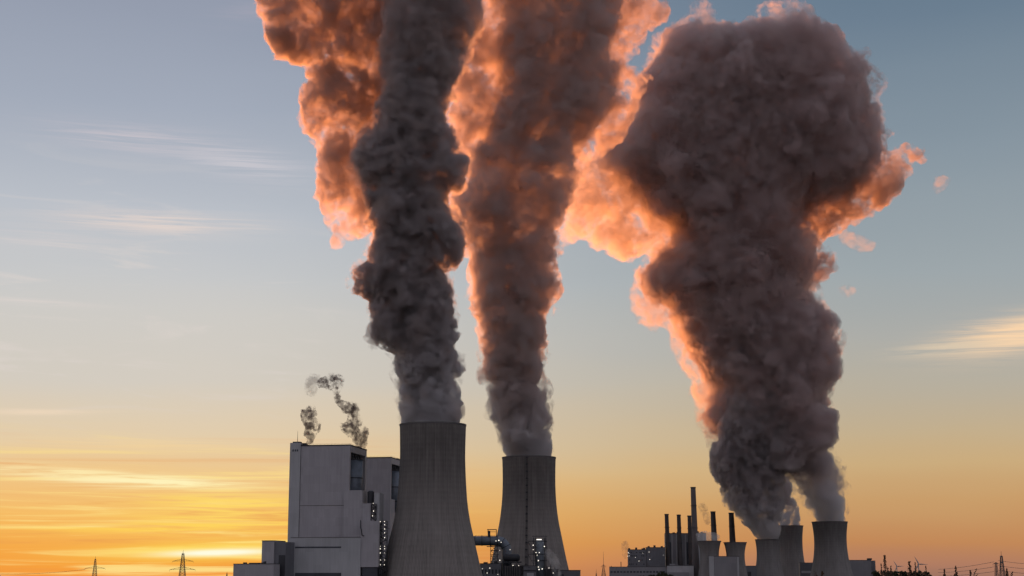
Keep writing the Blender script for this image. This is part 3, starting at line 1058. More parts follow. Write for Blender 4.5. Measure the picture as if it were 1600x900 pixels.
PA, pa = pylon(148.5, 869.5, 3900, [(887.5, 15.5)], 'lattice pylon with a single arm tier in the orange sky at far left', 10, 2.4)
PB, pb = pylon(285.3, 859.5, 2900, [(876, 16), (889, 19.5)], 'lattice pylon with two arm tiers below the bright sun streak', 11, 3.2)
PC, pc_ = pylon(943, 862, 3600, [(884, 3.6)], 'slim lattice mast with a short arm left of the old plant', 10, 1.6, spike=0.5)
PD, pd = pylon(1556.5, 878.5, 2600, [(880, 4.6)], 'shorter lattice pylon carrying the wires near the right picture edge', 4.4, 2.2, spike=0.02, plan=0.5)
PE, pe = pylon(1565.5, 861.5, 2500, [(878.5, 2.4)], 'tall lattice radio mast beside the wires near the right picture edge', 7.5, 2.6, spike=0.17)
pylon(931.5, 889.5, 3900, [], 'tiny lattice post far off beside the slim mast', 3, 1.0, spike=0.5)
pylon(355, 893.5, 2600, [], 'tiny post beside the low flat roofed building', 1.6, 0.8, spike=0.3)
for (tt, m_) in ((PE, [(870, 1.6), (879, 2.0)]),):
    for py, hw in m_:
        z = zof(py, 2500)
        MB().box(pe.x - hw * 1.05, pe.x + hw * 1.05, 2500 - 2, 2500 + 2, z - 0.9, z + 0.9).build('platform', M['steel'], tt)


def wire(p, q, sag, r, label, mat='steel'):
    p, q = Vector(p), Vector(q)
    o = MB().path([p.lerp(q, i / 20) - Vector((0, 0, sag * 4 * (i / 20) * (1 - i / 20))) for i in range(21)], r, 4).build('power_line', M[mat])
    kind(tag(o, label, 'power line', 'overhead power lines'), 'thing')
    return o


wire(at(133.5, 889.5, 3900), at(-40, 895.5, 3500), 6, 0.3, 'single wire leading left from the pylon at far left')
names = ('upper', 'middle', 'lowest')
for i, (y0, y1, y2) in enumerate(((877.8, 889.6, 881.5), (885.8, 894.6, 889.2), (893.0, 900.0, 896.5))):
    wire(at(1553, y0, 2598), at(1466, y1, 3500), 2, 0.3, f'{names[i]} wire running left from the shorter pylon')
    wire(at(1560, y0 - 2, 2598), at(1640, y2 + 1.2, 2300), 1.5, 0.26, f'{names[i]} wire running right behind the radio mast')


def turbine(px, phub, Y, blade, rot, label):
    base = Vector((xof(px, Y, 890), Y, 0))
    t = thing('wind_turbine', base, label, 'wind turbine', 'wind turbines')
    zh = zof(phub, Y)
    MB().path([base, base + Vector((0, 0, zh))], [2.4, 1.3], 10).build('tower', M['wind'], t, True)
    MB().box(base.x - 1.8, base.x + 1.8, Y - 4, Y + 6, zh - 1.6, zh + 1.8).build('nacelle', M['wind'], t)
    L = blade * Y / F
    hub = base + Vector((0, -5, zh))
    MB().ball(hub, 2.2, 8).build('hub', M['wind'], t, True)
    for k in range(3):
        a = rot + k * 2 * math.pi / 3
        d = Vector((math.sin(a), 0, math.cos(a)))
        MB().path([hub + d * 1.0, hub + d * L * 0.2, hub + d * L * 0.6, hub + d * L], [1.2, 2.3, 1.3, 0.35], 6).build('blade', M['wind'], t)
    return t


turbine(1435.5, 881.5, 5200, 13.5, R(-28), 'wind turbine with one blade pointing up left, behind the hedge')
turbine(1401.5, 885, 6500, 10.0, R(-32), 'small distant wind turbine left of the bigger one')

# ------------------------------------------------------------------ plants
def leaves_mesh(centers, radii, n, size, seed, squash=1.0):
    r = np.random.default_rng(seed)
    b = MB()
    w = np.array(radii) ** 2
    idx = r.choice(len(centers), n, p=w / w.sum())
    for i in idx:
        v = r.normal(size=3)
        v /= np.linalg.norm(v)
        p = np.array(centers[i]) + v * radii[i] * r.uniform(0.55, 1.05) * np.array([1, 1, squash])
        a = r.normal(size=3)
        a /= np.linalg.norm(a)
        c = np.cross(a, r.normal(size=3))
        c /= np.linalg.norm(c)
        s = size * r.uniform(0.6, 1.3)
        b.add([p - a * s, p + c * s * 0.5, p + a * s, p - c * s * 0.5], [(0, 1, 2, 3)])
    return b


def tree(px, ptop, wpx, Y, label, seed):
    rr = random.Random(seed)
    x = xof(px, Y, 895)
    h = zof(ptop, Y)
    w = wpx * Y / F / 2
    t = thing('tree', (x, Y, 0), label, 'tree', 'dark trees before the old plant')
    b = MB()
    b.path([(x, Y, 0), (x + 0.1, Y, h * 0.3), (x, Y, h * 0.6)], [0.35, 0.25, 0.12], 8)
    for k in range(7):
        a = k * 0.9
        b.path([(x, Y, h * (0.2 + 0.05 * k)), (x + w * 0.6 * math.cos(a), Y + w * 0.6 * math.sin(a), h * (0.5 + 0.05 * k))], [0.15, 0.04], 5)
    b.build('trunk', M['bark'], t)
    cs, rs = [], []
    for _ in range(26):
        a, q = rr.uniform(0, 6.28), math.sqrt(rr.random())
        zz = h * (0.35 + 0.52 * rr.random() * (1 - 0.5 * q))
        cs.append((x + w * 0.85 * q * math.cos(a), Y + w * 0.85 * q * math.sin(a), zz))
        rs.append(rr.uniform(0.12, 0.24) * max(w, h * 0.6))
    leaves_mesh(cs, rs, 2200, 0.34, seed).build('crown', M['leaf'], t)


tree(1034, 891, 20, 900, 'larger dark tree in front of the pale stepped hall', 5)
tree(1018, 897, 15, 900, 'small dark tree left of the larger one', 6)
tree(1046, 896, 14, 880, 'small dark tree right of the larger one', 7)
tree(1003, 898.3, 12, 920, 'lowest dark bush of the row before the old plant', 8)

# hedge at the right
YH = 420
hx0, hx1, hz = xof(1364, YH, 896), xof(1458, YH, 896), zof(892.6, YH)
cs, rs = [], []
rr = random.Random(11)
for _ in range(420):
    x = rr.uniform(hx0, hx1)
    f = (hx1 - x) / 2.6
    top = hz * (1 if f > 1 else math.sqrt(max(0.05, 1 - (1 - f) ** 2)))
    cs.append((x, YH + rr.uniform(-1.5, 1.5), rr.uniform(0.1, 1) ** 0.6 * top * 0.96 + rr.uniform(-0.05, 0.06)))
    rs.append(rr.uniform(0.2, 0.36))
t = thing('hedge', ((hx0 + hx1) / 2, YH, 0), 'dark clipped hedge with a rounded end at the lower right', 'hedge')
leaves_mesh(cs, rs, 14000, 0.16, 12).build('foliage', M['leaf'], t)
b = MB()
for i in range(16):
    x = hx0 + (hx1 - hx0) * (i + 0.5) / 17
    b.path([(x, YH, 0), (x + 0.1, YH, hz * 0.75)], [0.07, 0.03], 5)
b.build('stem', M['bark'], t)


def weed(px, ptop, label, Y=15.0, seed=1, lean=0.0, bushy=1.0, seedtop=0.5):
    rr = random.Random(seed)
    x, z = xof(px, Y, 890), zof(ptop, Y)
    t = thing('dock_plant', (x, Y, 0), label, 'weed', 'tall dry weeds close to the camera')
    pts = [Vector((x - lean * (1 - f) * 0.1 + 0.012 * math.sin(3 * f + seed), Y, z * f)) for f in np.linspace(0, 1, 10)]
    MB().path(pts, np.linspace(0.009, 0.0035, 10), 5).build('stem', M['stalk'], t)
    b = MB()
    top_len = 0.30 * seedtop
    for i in range(int(130 * bushy)):
        f = rr.random()
        zz = z - top_len * f
        a, q = rr.uniform(0, 6.28), rr.uniform(0.1, 1) * 0.022 * (0.35 + f) * bushy
        c = Vector((x + 0.012 * math.sin(3 + seed) * 1.0 + q * math.cos(a), Y + q * math.sin(a), zz))
        b.ball(c, rr.uniform(0.003, 0.0065), 5)
    for i in range(int(3 * bushy)):
        side = rr.choice((-1, 1))
        zb = z - top_len * rr.uniform(0.7, 1.6)
        for j in range(26):
            f = j / 26
            b.ball((x + side * (0.01 + 0.05 * f) + rr.uniform(-0.008, 0.008), Y + rr.uniform(-0.01, 0.01), zb + 0.11 * f + rr.uniform(-0.008, 0.008)), rr.uniform(0.003, 0.006), 5)
    b.build('seed_head', M['stalk'], t)
    b = MB()
    for i in range(5):
        a = rr.uniform(0, 6.28)
        p = Vector((x, Y, z * rr.uniform(0.15, 0.7)))
        d = Vector((math.cos(a), math.sin(a), -0.4))
        s = Vector((-math.sin(a), math.cos(a), 0)) * 0.012
        b.add([p, p + d * 0.06 + s, p + d * 0.14, p + d * 0.06 - s], [(0, 1, 2, 3)])
    b.build('leaf', M['stalk'], t)


weed(1384.5, 867, 'tallest dry weed, seed stalk standing before the left part of the hedge', 15, 1, 0, 1.3, 1.0)
weed(1379, 880.5, 'leaning dry weed just left of the tallest weed', 15.5, 2, 0.3, 0.5, 0.6)
weed(1392.5, 884.5, 'short dry weed just right of the tallest weed', 15.3, 3, 0, 0.5, 0.4)
weed(1420, 877, 'bushy dry weed between the two wind turbines', 14.5, 4, 0, 1.2, 0.7)
weed(1428.5, 879, 'narrow dry weed just left of the bigger wind turbine', 15, 5, 0, 0.6, 0.7)
weed(1446, 884.5, 'thin dry weed just right of the bigger wind turbine', 15.8, 6, 0, 0.4, 0.5)
weed(1476.5, 889, 'dry weed right of the rounded hedge end', 15, 7, 0, 0.7, 0.5)
weed(1495.5, 884.5, 'dry weed with thick seed head, middle of the three right of the hedge', 14.5, 8, 0, 1.0, 0.6)
weed(1517, 891, 'short blunt dry weed, rightmost of the three right of the hedge', 15, 9, 0, 0.8, 0.4)
weed(1490, 897, 'lowest dry weed tip at the bottom edge of the photo', 15, 10, 0, 0.6, 0.3)
weed(1283, 892, 'dark weed tip in front of the rightmost cooling tower', 15, 11, 0, 0.9, 0.4)
weed(1572, 888.5, 'short dark weed right of the radio mast', 15, 12, 0, 0.8, 0.45)


# ------------------------------------------------------------------ steam
rng = np.random.default_rng(7)


def perlin(p, seed=0):
    """gradient noise on an (n,3) array"""
    r = np.random.default_rng(seed)
    perm = r.permutation(256)
    perm = np.concatenate([perm, perm])
    gr = r.normal(size=(256, 3))
    gr /= np.linalg.norm(gr, axis=1)[:, None]
    i = np.floor(p).astype(int)
    f = p - i
    i &= 255
    w = f * f * f * (f * (f * 6 - 15) + 10)
    out = 0
    for dx in (0, 1):
        for dy in (0, 1):
            for dz in (0, 1):
                h = perm[perm[perm[(i[:, 0] + dx) & 255] + ((i[:, 1] + dy) & 255)] + ((i[:, 2] + dz) & 255)]
                d = (gr[h] * (f - np.array([dx, dy, dz]))).sum(1)
                k = (w[:, 0] if dx else 1 - w[:, 0]) * (w[:, 1] if dy else 1 - w[:, 1]) * (w[:, 2] if dz else 1 - w[:, 2])
                out = out + d * k
    return out


def poly_dist(P, poly):
    """signed distance (inside positive) of points to a polygon, in pixels"""
    a = np.array(poly, float)
    b = np.roll(a, -1, 0)
    inside = np.zeros(len(P), bool)
    best = np.full(len(P), 1e9)
    for (x0, y0), (x1, y1) in zip(a, b):
        e = np.array([x1 - x0, y1 - y0])
        w = P - (x0, y0)
        t = np.clip((w @ e) / max(e @ e, 1e-9), 0, 1)
        best = np.minimum(best, np.hypot(*(w - t[:, None] * e).T))
        c = (y0 > P[:, 1]) != (y1 > P[:, 1])
        with np.errstate(divide='ignore', invalid='ignore'):
            inside ^= c & (P[:, 0] < (x1 - x0) * (P[:, 1] - y0) / (y1 - y0) + x0)
    return np.where(inside, best, -best)


_ico = None


def ico():
    global _ico
    if _ico is None:
        import bmesh
        bm = bmesh.new()
        bmesh.ops.create_icosphere(bm, subdivisions=2, radius=1)
        bm.verts.ensure_lookup_table()
        _ico = (np.array([v.co[:] for v in bm.verts]), np.array([[v.index for v in f.verts] for f in bm.faces]))
        bm.free()
    return _ico


def cloud_mesh(name, poly, Y, n=900, cap=40, rmin=3.0, thick=60, voxel=3.0, billow=(26, 5.0), warp=(40, 6.0), puff=1.0, yoff=0.0, seed=1, grow=4.0, mouth=None):
    """billowing steam: many overlapping puffs fill the outline, are fused into one skin, and the skin is roughened by turbulence"""
    r = np.random.default_rng(seed)
    lo, hi = np.min(poly, 0) - grow, np.max(poly, 0) + grow
    P = r.uniform(lo, hi, size=(n * 12, 2))
    d = poly_dist(P, poly) + grow
    P, d = P[d > rmin * 0.6], d[d > rmin * 0.6]
    # prefer an even cover: thin candidates by their own radius
    order = np.argsort(-np.minimum(d, cap) * r.uniform(0.6, 1.4, len(d)))
    big = order[:n // 3]
    rest = r.permutation(len(d))[:n]
    idx = np.concatenate([big, rest])
    P, d = P[idx], d[idx]
    rad = np.clip(d, rmin, cap) * r.uniform(0.55, 1.0, len(d))
    half = np.sqrt(np.maximum(thick ** 2 - (thick - np.minimum(d, thick)) ** 2, 0))
    dep = r.uniform(-1, 1, len(d)) * np.maximum(half - rad, 0)
    S = [np.column_stack([P, dep, rad])]
    # second generation: smaller puffs budding from the first
    for gen, (cnt, k0, k1) in enumerate(((n * 2, 0.3, 0.55), (n * 2, 0.2, 0.4))):
        src = S[-1] if gen == 0 else np.concatenate(S)
        s = src[r.integers(0, len(src), int(cnt * puff))]
        v = r.normal(size=(len(s), 3))
        v /= np.linalg.norm(v, axis=1)[:, None]
        c = s[:, :3] + v * s[:, 3:4] * 0.92
        rr = np.maximum(s[:, 3] * r.uniform(k0, k1, len(s)), rmin * 0.6)
        ok = poly_dist(c[:, :2], poly) + grow > rr * 0.35
        S.append(np.column_stack([c, rr])[ok])
    S = np.concatenate(S)
    if mouth:                                    # cleanly leaves the tower: a plug in the tower's mouth
        (mx, my, mr, rows) = mouth
        S = np.concatenate([S, [[mx, my - k * 9, 0, mr * (1 - 0.00 * k)] for k in range(rows)]])
    k = Y / F / math.cos(PITCH)
    iv, if_ = ico()
    cen = np.array([at(a, b, Y) for a, b in S[:, :2]])
    cen[:, 1] += S[:, 2] * k + yoff
    V = (cen[:, None, :] + iv[None] * (S[:, 3] * k)[:, None, None]).reshape(-1, 3)
    Fc = (if_[None] + (np.arange(len(S)) * len(iv))[:, None, None]).reshape(-1, 3)
    me = bpy.data.meshes.new(name + '_puffs')
    me.from_pydata(V.tolist(), [], Fc.tolist())
    o = bpy.data.objects.new(name + '_puffs', me)
    COL.objects.link(o)
    md = o.modifiers.new('fuse', 'REMESH')
    md.mode = 'VOXEL'
    md.voxel_size = voxel
    dg = bpy.context.evaluated_depsgraph_get()
    out = bpy.data.meshes.new_from_object(o.evaluated_get(dg))
    bpy.data.objects.remove(o)
    bpy.data.meshes.remove(me)
    out.name = name
    nv = len(out.vertices)
    co = np.empty(nv * 3)
    out.vertices.foreach_get('co', co)
    co = co.reshape(-1, 3)
    nr = np.empty(nv * 3)
    out.vertices.foreach_get('normal', nr)
    nr = nr.reshape(-1, 3)
    fade = np.ones(nv)
    if mouth:
        zb = at(mouth[0], mouth[1], Y).z
        fade = np.clip((co[:, 2] - zb) / 45.0, 0.05, 1)
    # domain warp (rags, curls), then rounded billows
    L, A = warp
    for j in range(3):
        w = perlin(co / L + 17.3 * j, seed + j) * A + perlin(co / (L * 0.4) + 5.1 * j, seed + 9 + j) * A * 0.6 + perlin(co / (L * 0.16) + 9.1 * j, seed + 13 + j) * A * 0.3
        nr_j = w * fade
        co[:, j] += nr_j
    L, A = billow
    h = 0
    for o_ in range(4):
        h = h + (0.55 - np.abs(perlin(co / (L / 2 ** o_) + 31.7 * o_, seed + 20 + o_)) * 2.2) * A / 1.75 ** o_
    co += nr * (h * fade)[:, None]
    out.vertices.foreach_set('co', co.ravel())
    out.update()
    o = bpy.data.objects.new(name + '_puffs', out)      # fuse again: the skin must not cross itself
    COL.objects.link(o)
    md = o.modifiers.new('fuse', 'REMESH')
    md.mode = 'VOXEL'
    md.voxel_size = voxel
    old_ = out
    out = bpy.data.meshes.new_from_object(o.evaluated_get(bpy.context.evaluated_depsgraph_get()))
    bpy.data.objects.remove(o)
    bpy.data.meshes.remove(old_)
    out.name = name
    nv = len(out.vertices)
    co = np.empty(nv * 3)
    out.vertices.foreach_get('co', co)
    co = co.reshape(-1, 3)
    nr = np.empty(nv * 3)
    out.vertices.foreach_get('normal', nr)
    nr = nr.reshape(-1, 3)
    fade = np.clip((co[:, 2] - at(mouth[0], mouth[1], Y).z) / 30.0, 0.1, 1) if mouth else np.ones(nv)
    e = (0.45 - np.abs(perlin(co / (voxel * 4.2), seed + 40)) * 2.0) * voxel * 1.0 + (0.45 - np.abs(perlin(co / (voxel * 2.2), seed + 41)) * 2.0) * voxel * 0.55
    co += nr * (e * fade)[:, None]                      # last, the finest curls
    out.vertices.foreach_set('co', co.ravel())
    out.update()
    # drop crumbs the fusing cut off: keep the largest connected body
    ed = np.empty(len(out.edges) * 2, int)
    out.edges.foreach_get('vertices', ed)
    ed = ed.reshape(-1, 2)
    lab = np.arange(nv)
    while True:
        a, b = lab[ed[:, 0]], lab[ed[:, 1]]
        mn = np.minimum(a, b)
        new = lab.copy()
        np.minimum.at(new, ed[:, 0], mn)
        np.minimum.at(new, ed[:, 1], mn)
        new = new[new]
        if (new == lab).all():
            break
        lab = new
    u, cnt = np.unique(lab, return_counts=True)
    if len(u) > 1:
        import bmesh
        best = u[np.argmax(cnt)]
        bm = bmesh.new()
        bm.from_mesh(out)
        bm.verts.ensure_lookup_table()
        bmesh.ops.delete(bm, geom=[bm.verts[i] for i in np.nonzero(lab != best)[0]], context='VERTS')
        bm.to_mesh(out)
        bm.free()
    out.polygons.foreach_set('use_smooth', [True] * len(out.polygons))
    return out


COLUMN = steam('steam_dense', 0.34, 0.13, (32, 8), (0.42, 0.52), albedo=(0.70, 0.65, 0.65), top=(330, 680, 0.3), lit_base=(165, 330))
COLUMN_HIGH = steam('steam_high', 0.22, 0.13, (38, 9), (0.41, 0.54), albedo=(0.82, 0.74, 0.72), top=(170, 520, 0.32), lit_base=(165, 300))
COLUMN_HEAD = steam('steam_head', 0.12, 0.10, (54, 12), (0.41, 0.55), albedo=(0.82, 0.72, 0.71), top=(150, 600, 0.6), lit_base=(100, 330))
COLUMN_RAGGED = steam('steam_ragged', 0.22, 0.11, (34, 9), (0.45, 0.55), albedo=(0.74, 0.69, 0.69), lit_base=(75, 200))
HALO = steam('steam_halo', 0.07, 0.13, (32, 9), (0.47, 0.59), 0.0, 0.6, (0.84, 0.76, 0.73))
HALO_FAR = steam('steam_far_halo', 0.035, 0.11, (44, 12), (0.47, 0.59), 0.0, 0.6, (0.84, 0.75, 0.72))
VEIL = steam('steam_veil', 0.085, 0.13, (50, 12), (0.44, 0.60), 0.02, 0.6, (0.84, 0.73, 0.67))
VEIL_GOLD = steam('steam_gold', 0.045, 0.12, (46, 12), (0.42, 0.60), 0.01, 0.68, (0.90, 0.80, 0.72))
VEIL_TORN = steam('steam_torn', 0.026, 0.13, (40, 12), (0.46, 0.60), 0.01, 0.6, (0.82, 0.72, 0.67))
VEIL_DENSE = steam('steam_shroud', 0.04, 0.10, (44, 11), (0.43, 0.58), 0.02, 0.6, (0.80, 0.70, 0.66), top=(330, 600, 3.8))
VEIL2 = steam('steam_puff', 0.022, 0.2, (24, 8), (0.42, 0.58), 0.02, 0.6)
SMOKE = steam('steam_smoke', 0.30, 0.12, (13, 4), (0.47, 0.59), 0.01, 0.4, (0.38, 0.29, 0.27), skin_col=(0.2, 0.17, 0.15))
THIN = steam('steam_thin', 0.06, 0.15, (10, 4), (0.44, 0.60), 0.01, 0.5, (0.55, 0.46, 0.42), skin_col=(0.2, 0.17, 0.15))
THIN2 = steam('steam_leak', 0.05, 0.15, (12, 4), (0.40, 0.6), 0.03, 0.4, (0.95, 0.95, 0.95))
PALE = steam('steam_pale', 0.05, 0.15, (16, 5), (0.36, 0.56), 0.05, 0.4, (0.95, 0.95, 0.95))

P1 = [(626, 664), (626, 640), (623, 612), (627, 600), (622, 593), (623, 567), (615, 543), (598, 543), (580, 538), (578, 531), (587, 513), (585, 497), (583, 463), (573, 465), (562, 470), (550, 458), (552, 443),
      (560, 420), (573, 412), (572, 397), (583, 380), (583, 363), (566, 334), (576, 317), (562, 270), (549, 249), (566, 224), (591, 190), (600, 139), (595, 84), (600, 25), (585, -20), (570, -120), (770, -120), (755, 0),
      (756, 34), (728, 76), (714, 122), (697, 165), (699, 198), (714, 228), (730, 253), (727, 280), (722, 291), (698, 302), (697, 325), (718, 355), (722, 370), (724, 385), (720, 393), (722, 407), (717, 417), (703, 421), (694, 420),
      (695, 433), (703, 447), (708, 463), (707, 510), (703, 523), (705, 543), (713, 557), (722, 570), (720, 590), (704, 592), (706, 597), (715, 610), (722, 632), (720, 640), (721, 664)]
P1V = [(502, 359), (510, 338), (486, 270), (490, 203), (473, 194), (460, 169), (456, 127), (464, 97), (460, 63), (422, 46), (397, 13), (385, -30), (372, -120), (700, -120), (700, 60), (690, 120), (650, 200), (640, 330),
       (612, 372), (580, 352), (572, 326), (560, 322), (553, 352), (540, 366), (530, 345), (518, 364)]
P3S = [(1060, 372), (1000, 420), (993, 468), (1010, 500), (1052, 500), (1062, 545), (1088, 590), (1094, 640), (1112, 690), (1160, 680), (1160, 580), (1130, 480), (1120, 400)]
P2 = [(788, 714), (784, 680), (780, 655), (766, 637), (768, 610), (760, 585), (762, 565), (753, 543), (757, 520), (748, 490), (738, 475), (735, 460), (742, 440), (737, 425), (735, 400), (720, 369), (706, 325), (712, 300),
      (726, 268), (748, 236), (772, 190), (788, 130), (786, 30), (760, -30), (760, -120), (985, -120), (975, 0), (966, 40), (950, 75), (962, 115), (957, 155), (930, 200), (896, 225), (898, 276), (898, 302), (878, 342), (862, 360), (864, 391),
      (868, 402), (860, 420), (866, 440), (872, 458), (858, 472), (860, 490), (850, 507), (846, 550), (850, 575), (845, 592), (850, 610), (857, 630), (850, 650), (858, 665), (853, 682), (858, 712)]
P2L = [(724, 272), (726, 246), (712, 214), (702, 188), (696, 120), (698, -120), (810, -120), (835, 40), (835, 190), (790, 260)]
P2V = [(940, -60), (1046, -10), (1046, 12), (1016, 30), (998, 62), (975, 84), (1006, 90), (1028, 100), (992, 140), (993, 170), (964, 220), (930, 234), (905, 262), (870, 300), (850, 150), (900, 0)]
P3 = [(1273, 818), (1266, 779), (1246, 756), (1236, 738), (1222, 735), (1160, 720), (1128, 690), (1118, 671), (1096, 641), (1103, 625), (1124, 612), (1113, 595), (1098, 569), (1082, 549), (1067, 525), (1059, 491), (1036, 468), (1006, 464),
      (1004, 428), (1019, 402), (1068, 366), (1022, 326), (967, 280), (930, 246), (944, 225), (978, 202), (990, 162), (996, 127), (1030, 87), (1036, 58), (1071, 40), (1111, 46), (1146, 46), (1192, 40), (1198, 17), (1212, 6), (1232, 18),
      (1267, 29), (1285, 52), (1313, 69), (1319, 84), (1342, 87), (1360, 110), (1360, 144), (1354, 162), (1377, 196), (1380, 220), (1371, 243), (1366, 275), (1310, 312), (1258, 326), (1248, 360), (1273, 390), (1293, 405), (1290, 436), (1256, 447),
      (1273, 480), (1302, 508), (1305, 528), (1299, 560), (1300, 592), (1287, 625), (1297, 646), (1292, 682), (1283, 707), (1312, 733), (1312, 758), (1305, 779), (1319, 815)]
P3L = [(872, 380), (889, 305), (905, 250), (960, 215), (1060, 280), (1110, 330), (1071, 356), (1040, 385), (1000, 396), (955, 398), (942, 366), (911, 362)]
P3R = [(1240, 300), (1340, 230), (1371, 240), (1400, 231), (1423, 222), (1450, 237), (1429, 247), (1416, 283), (1394, 304), (1342, 333), (1300, 352), (1275, 385), (1245, 370)]
P4 = [(1182, 844), (1177, 825), (1164, 820), (1149, 794), (1134, 788), (1138, 774), (1121, 748), (1112, 733), (1108, 707), (1126, 684), (1120, 665), (1150, 620), (1200, 600), (1240, 640), (1232, 700), (1222, 740), (1221, 790), (1217, 844)]
P5 = [(1220, 823), (1216, 780), (1215, 748), (1224, 743), (1236, 753), (1239, 779), (1247, 806), (1251, 823)]

GP = 'steam plumes rising from cooling towers'


def plume(T, label, pieces):
    t = thing('steam_plume', (T[1].x, T[1].y, T[2]), label, 'steam plume', GP)
    for name, me, mat in pieces:
        link(name, me, mat, t)
    return t


plume(T1, 'dark grey steam column rising from the largest cooling tower', [
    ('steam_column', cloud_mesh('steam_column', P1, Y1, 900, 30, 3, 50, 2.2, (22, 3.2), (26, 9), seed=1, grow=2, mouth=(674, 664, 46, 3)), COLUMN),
    ('steam_fringe', cloud_mesh('steam_fringe', P1, Y1, 700, 26, 3, 56, 3.2, (20, 4), (22, 12), seed=31, grow=9, mouth=(674, 660, 44, 2)), HALO),
    ('steam_veil', cloud_mesh('steam_veil', P1V, Y1, 800, 36, 3, 60, 2.8, (30, 5), (34, 14), seed=2, yoff=90), VEIL_DENSE)])
plume(T2, 'brown steam column rising from the second large cooling tower', [
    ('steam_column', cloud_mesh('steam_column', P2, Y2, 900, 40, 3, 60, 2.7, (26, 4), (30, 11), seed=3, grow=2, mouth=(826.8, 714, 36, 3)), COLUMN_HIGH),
    ('steam_fringe', cloud_mesh('steam_fringe', P2, Y2, 700, 30, 3, 66, 3.6, (24, 5), (26, 14), seed=33, grow=9, mouth=(826.8, 710, 34, 2)), HALO),
    ('steam_veil', cloud_mesh('steam_veil', P2L, Y2, 450, 36, 3, 56, 3.2, (30, 5), (30, 12), seed=14, yoff=20), VEIL),
    ('steam_veil', cloud_mesh('steam_veil', P2V, Y2, 400, 30, 3, 40, 3.4, (30, 5), (36, 12), seed=4, yoff=40), VEIL)])
plume(T3, 'mushroom shaped steam cloud rising from the rightmost cooling tower', [
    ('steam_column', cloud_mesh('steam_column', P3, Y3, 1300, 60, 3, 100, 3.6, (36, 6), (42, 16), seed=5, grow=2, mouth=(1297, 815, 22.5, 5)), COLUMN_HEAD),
    ('steam_fringe', cloud_mesh('steam_fringe', P3, Y3, 900, 50, 3, 106, 5.0, (34, 7), (36, 20), seed=35, grow=10, mouth=(1297, 811, 21, 2)), HALO_FAR),
    ('steam_veil', cloud_mesh('steam_veil', P3L, Y3, 350, 40, 3, 60, 4.2, (36, 6), (46, 15), seed=6, yoff=30), VEIL_GOLD),
    ('steam_veil', cloud_mesh('steam_veil', P3S, Y3, 450, 30, 3, 60, 4.0, (36, 6), (40, 15), seed=17, yoff=60), VEIL_TORN),
    ('steam_veil', cloud_mesh('steam_veil', P3R, Y3, 350, 30, 3, 50, 4.2, (36, 6), (46, 15), seed=7, yoff=30), VEIL)])
plume(T5, 'ragged grey steam leaving the short smoking cooling tower', [
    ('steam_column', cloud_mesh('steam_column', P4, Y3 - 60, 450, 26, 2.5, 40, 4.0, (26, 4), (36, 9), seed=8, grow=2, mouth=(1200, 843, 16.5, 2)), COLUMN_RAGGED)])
plume(T4, 'narrow steam tuft on the half hidden far cooling tower', [
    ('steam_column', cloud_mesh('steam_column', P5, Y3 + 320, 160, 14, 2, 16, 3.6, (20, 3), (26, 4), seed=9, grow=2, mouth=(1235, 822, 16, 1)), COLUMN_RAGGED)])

# ------------------------------------------------------------------ small smokes
def crop(pts, ox, oy, s):
    return [(ox + x / s, oy + y / s) for x, y in pts]


def smoke(name, poly, Y, label, mat, n=200, cap=12, thick=12, voxel=1.3, seed=1, cat='steam', wp=(14, 2.4), bl=(9, 1.1), group='small steam wisps'):
    p = np.mean(poly, 0)
    q = at(p[0], max(a[1] for a in poly), Y)
    o = thing(name, q, label, cat, group)
    link('steam_body', cloud_mesh(name, poly, Y, n, cap, 1.6, thick, voxel, bl, wp, seed=seed, grow=2.6), mat, o)


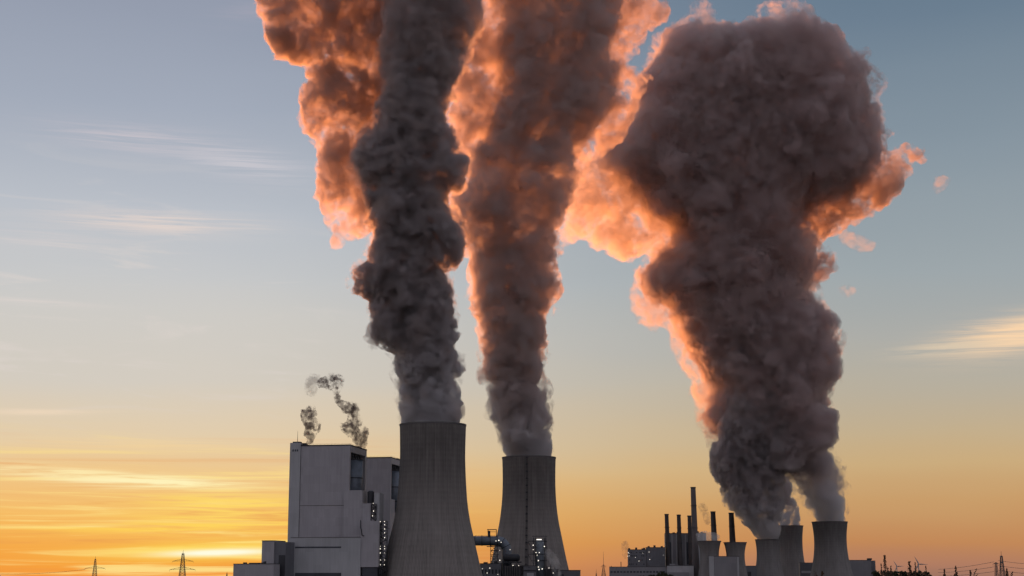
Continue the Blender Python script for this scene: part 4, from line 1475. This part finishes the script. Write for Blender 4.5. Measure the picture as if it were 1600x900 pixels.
SMA = crop([(376, 352), (368, 300), (372, 285), (345, 240), (342, 215), (374, 228), (376, 190), (396, 192), (406, 220), (398, 255), (422, 262), (418, 296), (396, 306), (390, 352)], 340, 560, 2.647)
SMB = crop([(583, 365), (566, 345), (572, 322), (540, 308), (510, 292), (513, 274), (545, 265), (550, 240), (525, 218), (518, 202), (492, 178), (488, 152), (468, 127), (440, 118), (418, 108), (422, 88), (460, 82), (485, 66), (516, 92),
             (512, 120), (492, 127), (512, 170), (527, 187), (582, 188), (582, 216), (568, 235), (592, 250), (592, 280), (618, 294), (612, 330), (613, 365)], 340, 560, 2.647)
smoke('exhaust_steam', SMA, 1760, 'small dark puff rising from the roof of the nearer boiler house, left one', SMOKE, 120, seed=21)
smoke('exhaust_steam', SMB, 1780, 'longer dark wisp drifting left above the open bay of the boiler house', SMOKE, 260, seed=22)
smoke('exhaust_steam', crop([(370, 150), (365, 110), (385, 70), (420, 75), (415, 100), (400, 120), (402, 150)], 340, 560, 2.647), 1780, 'faint torn puff at the upper end of the longer dark wisp', THIN, 80, seed=23)
smoke('steam_puff', [(1463, 290), (1464, 278), (1472, 275), (1482, 282), (1476, 292), (1468, 300)], Y3, 'tiny orange puff alone in the sky right of the mushroom cloud', VEIL2, 80, 8, 10, 2.4, 24, wp=(20, 6))
smoke('steam_puff', [(1312, 453), (1322, 447), (1335, 450), (1334, 458), (1322, 461)], Y3, 'tiny pinkish puff right of the mushroom stem', VEIL2, 60, 6, 8, 2.4, 25, wp=(20, 5))
smoke('steam_puff', [(1303, 352), (1322, 362), (1345, 372), (1368, 378), (1363, 394), (1338, 390), (1316, 376)], Y3, 'orange torn strip below the right arm of the mushroom cloud', VEIL2, 90, 9, 12, 2.6, 26, wp=(24, 7))
smoke('exhaust_steam', [(975, 870), (974, 856), (973, 848), (980, 848), (979, 858), (978, 870)], YO, 'faint small smoke left of the old turbine hall', THIN, 50, 5, 6, 1.8, 27)
smoke('exhaust_steam', [(1104, 818), (1100, 803), (1095, 795), (1093, 789), (1101, 788), (1103, 797), (1107, 806), (1108, 818)], YO, 'faint thin smoke between the tallest chimney and the next', THIN, 60, 5, 6, 1.8, 28)
smoke('exhaust_steam', [(1093, 845), (1090, 836), (1096, 832), (1108, 835), (1117, 834), (1123, 841), (1120, 846)], Y3 - 200, 'low pale steam lying on the left squat tower', PALE, 90, 7, 10, 2.4, 29)
smoke('exhaust_steam', [(853, 866), (852, 860), (859, 861), (866, 869), (871, 880), (874, 893), (874, 904), (868, 904), (866, 890), (861, 876)], YD - 30, 'pale arc of leaking steam right of the upright duct', THIN2, 110, 8, 8, 1.4, 30)
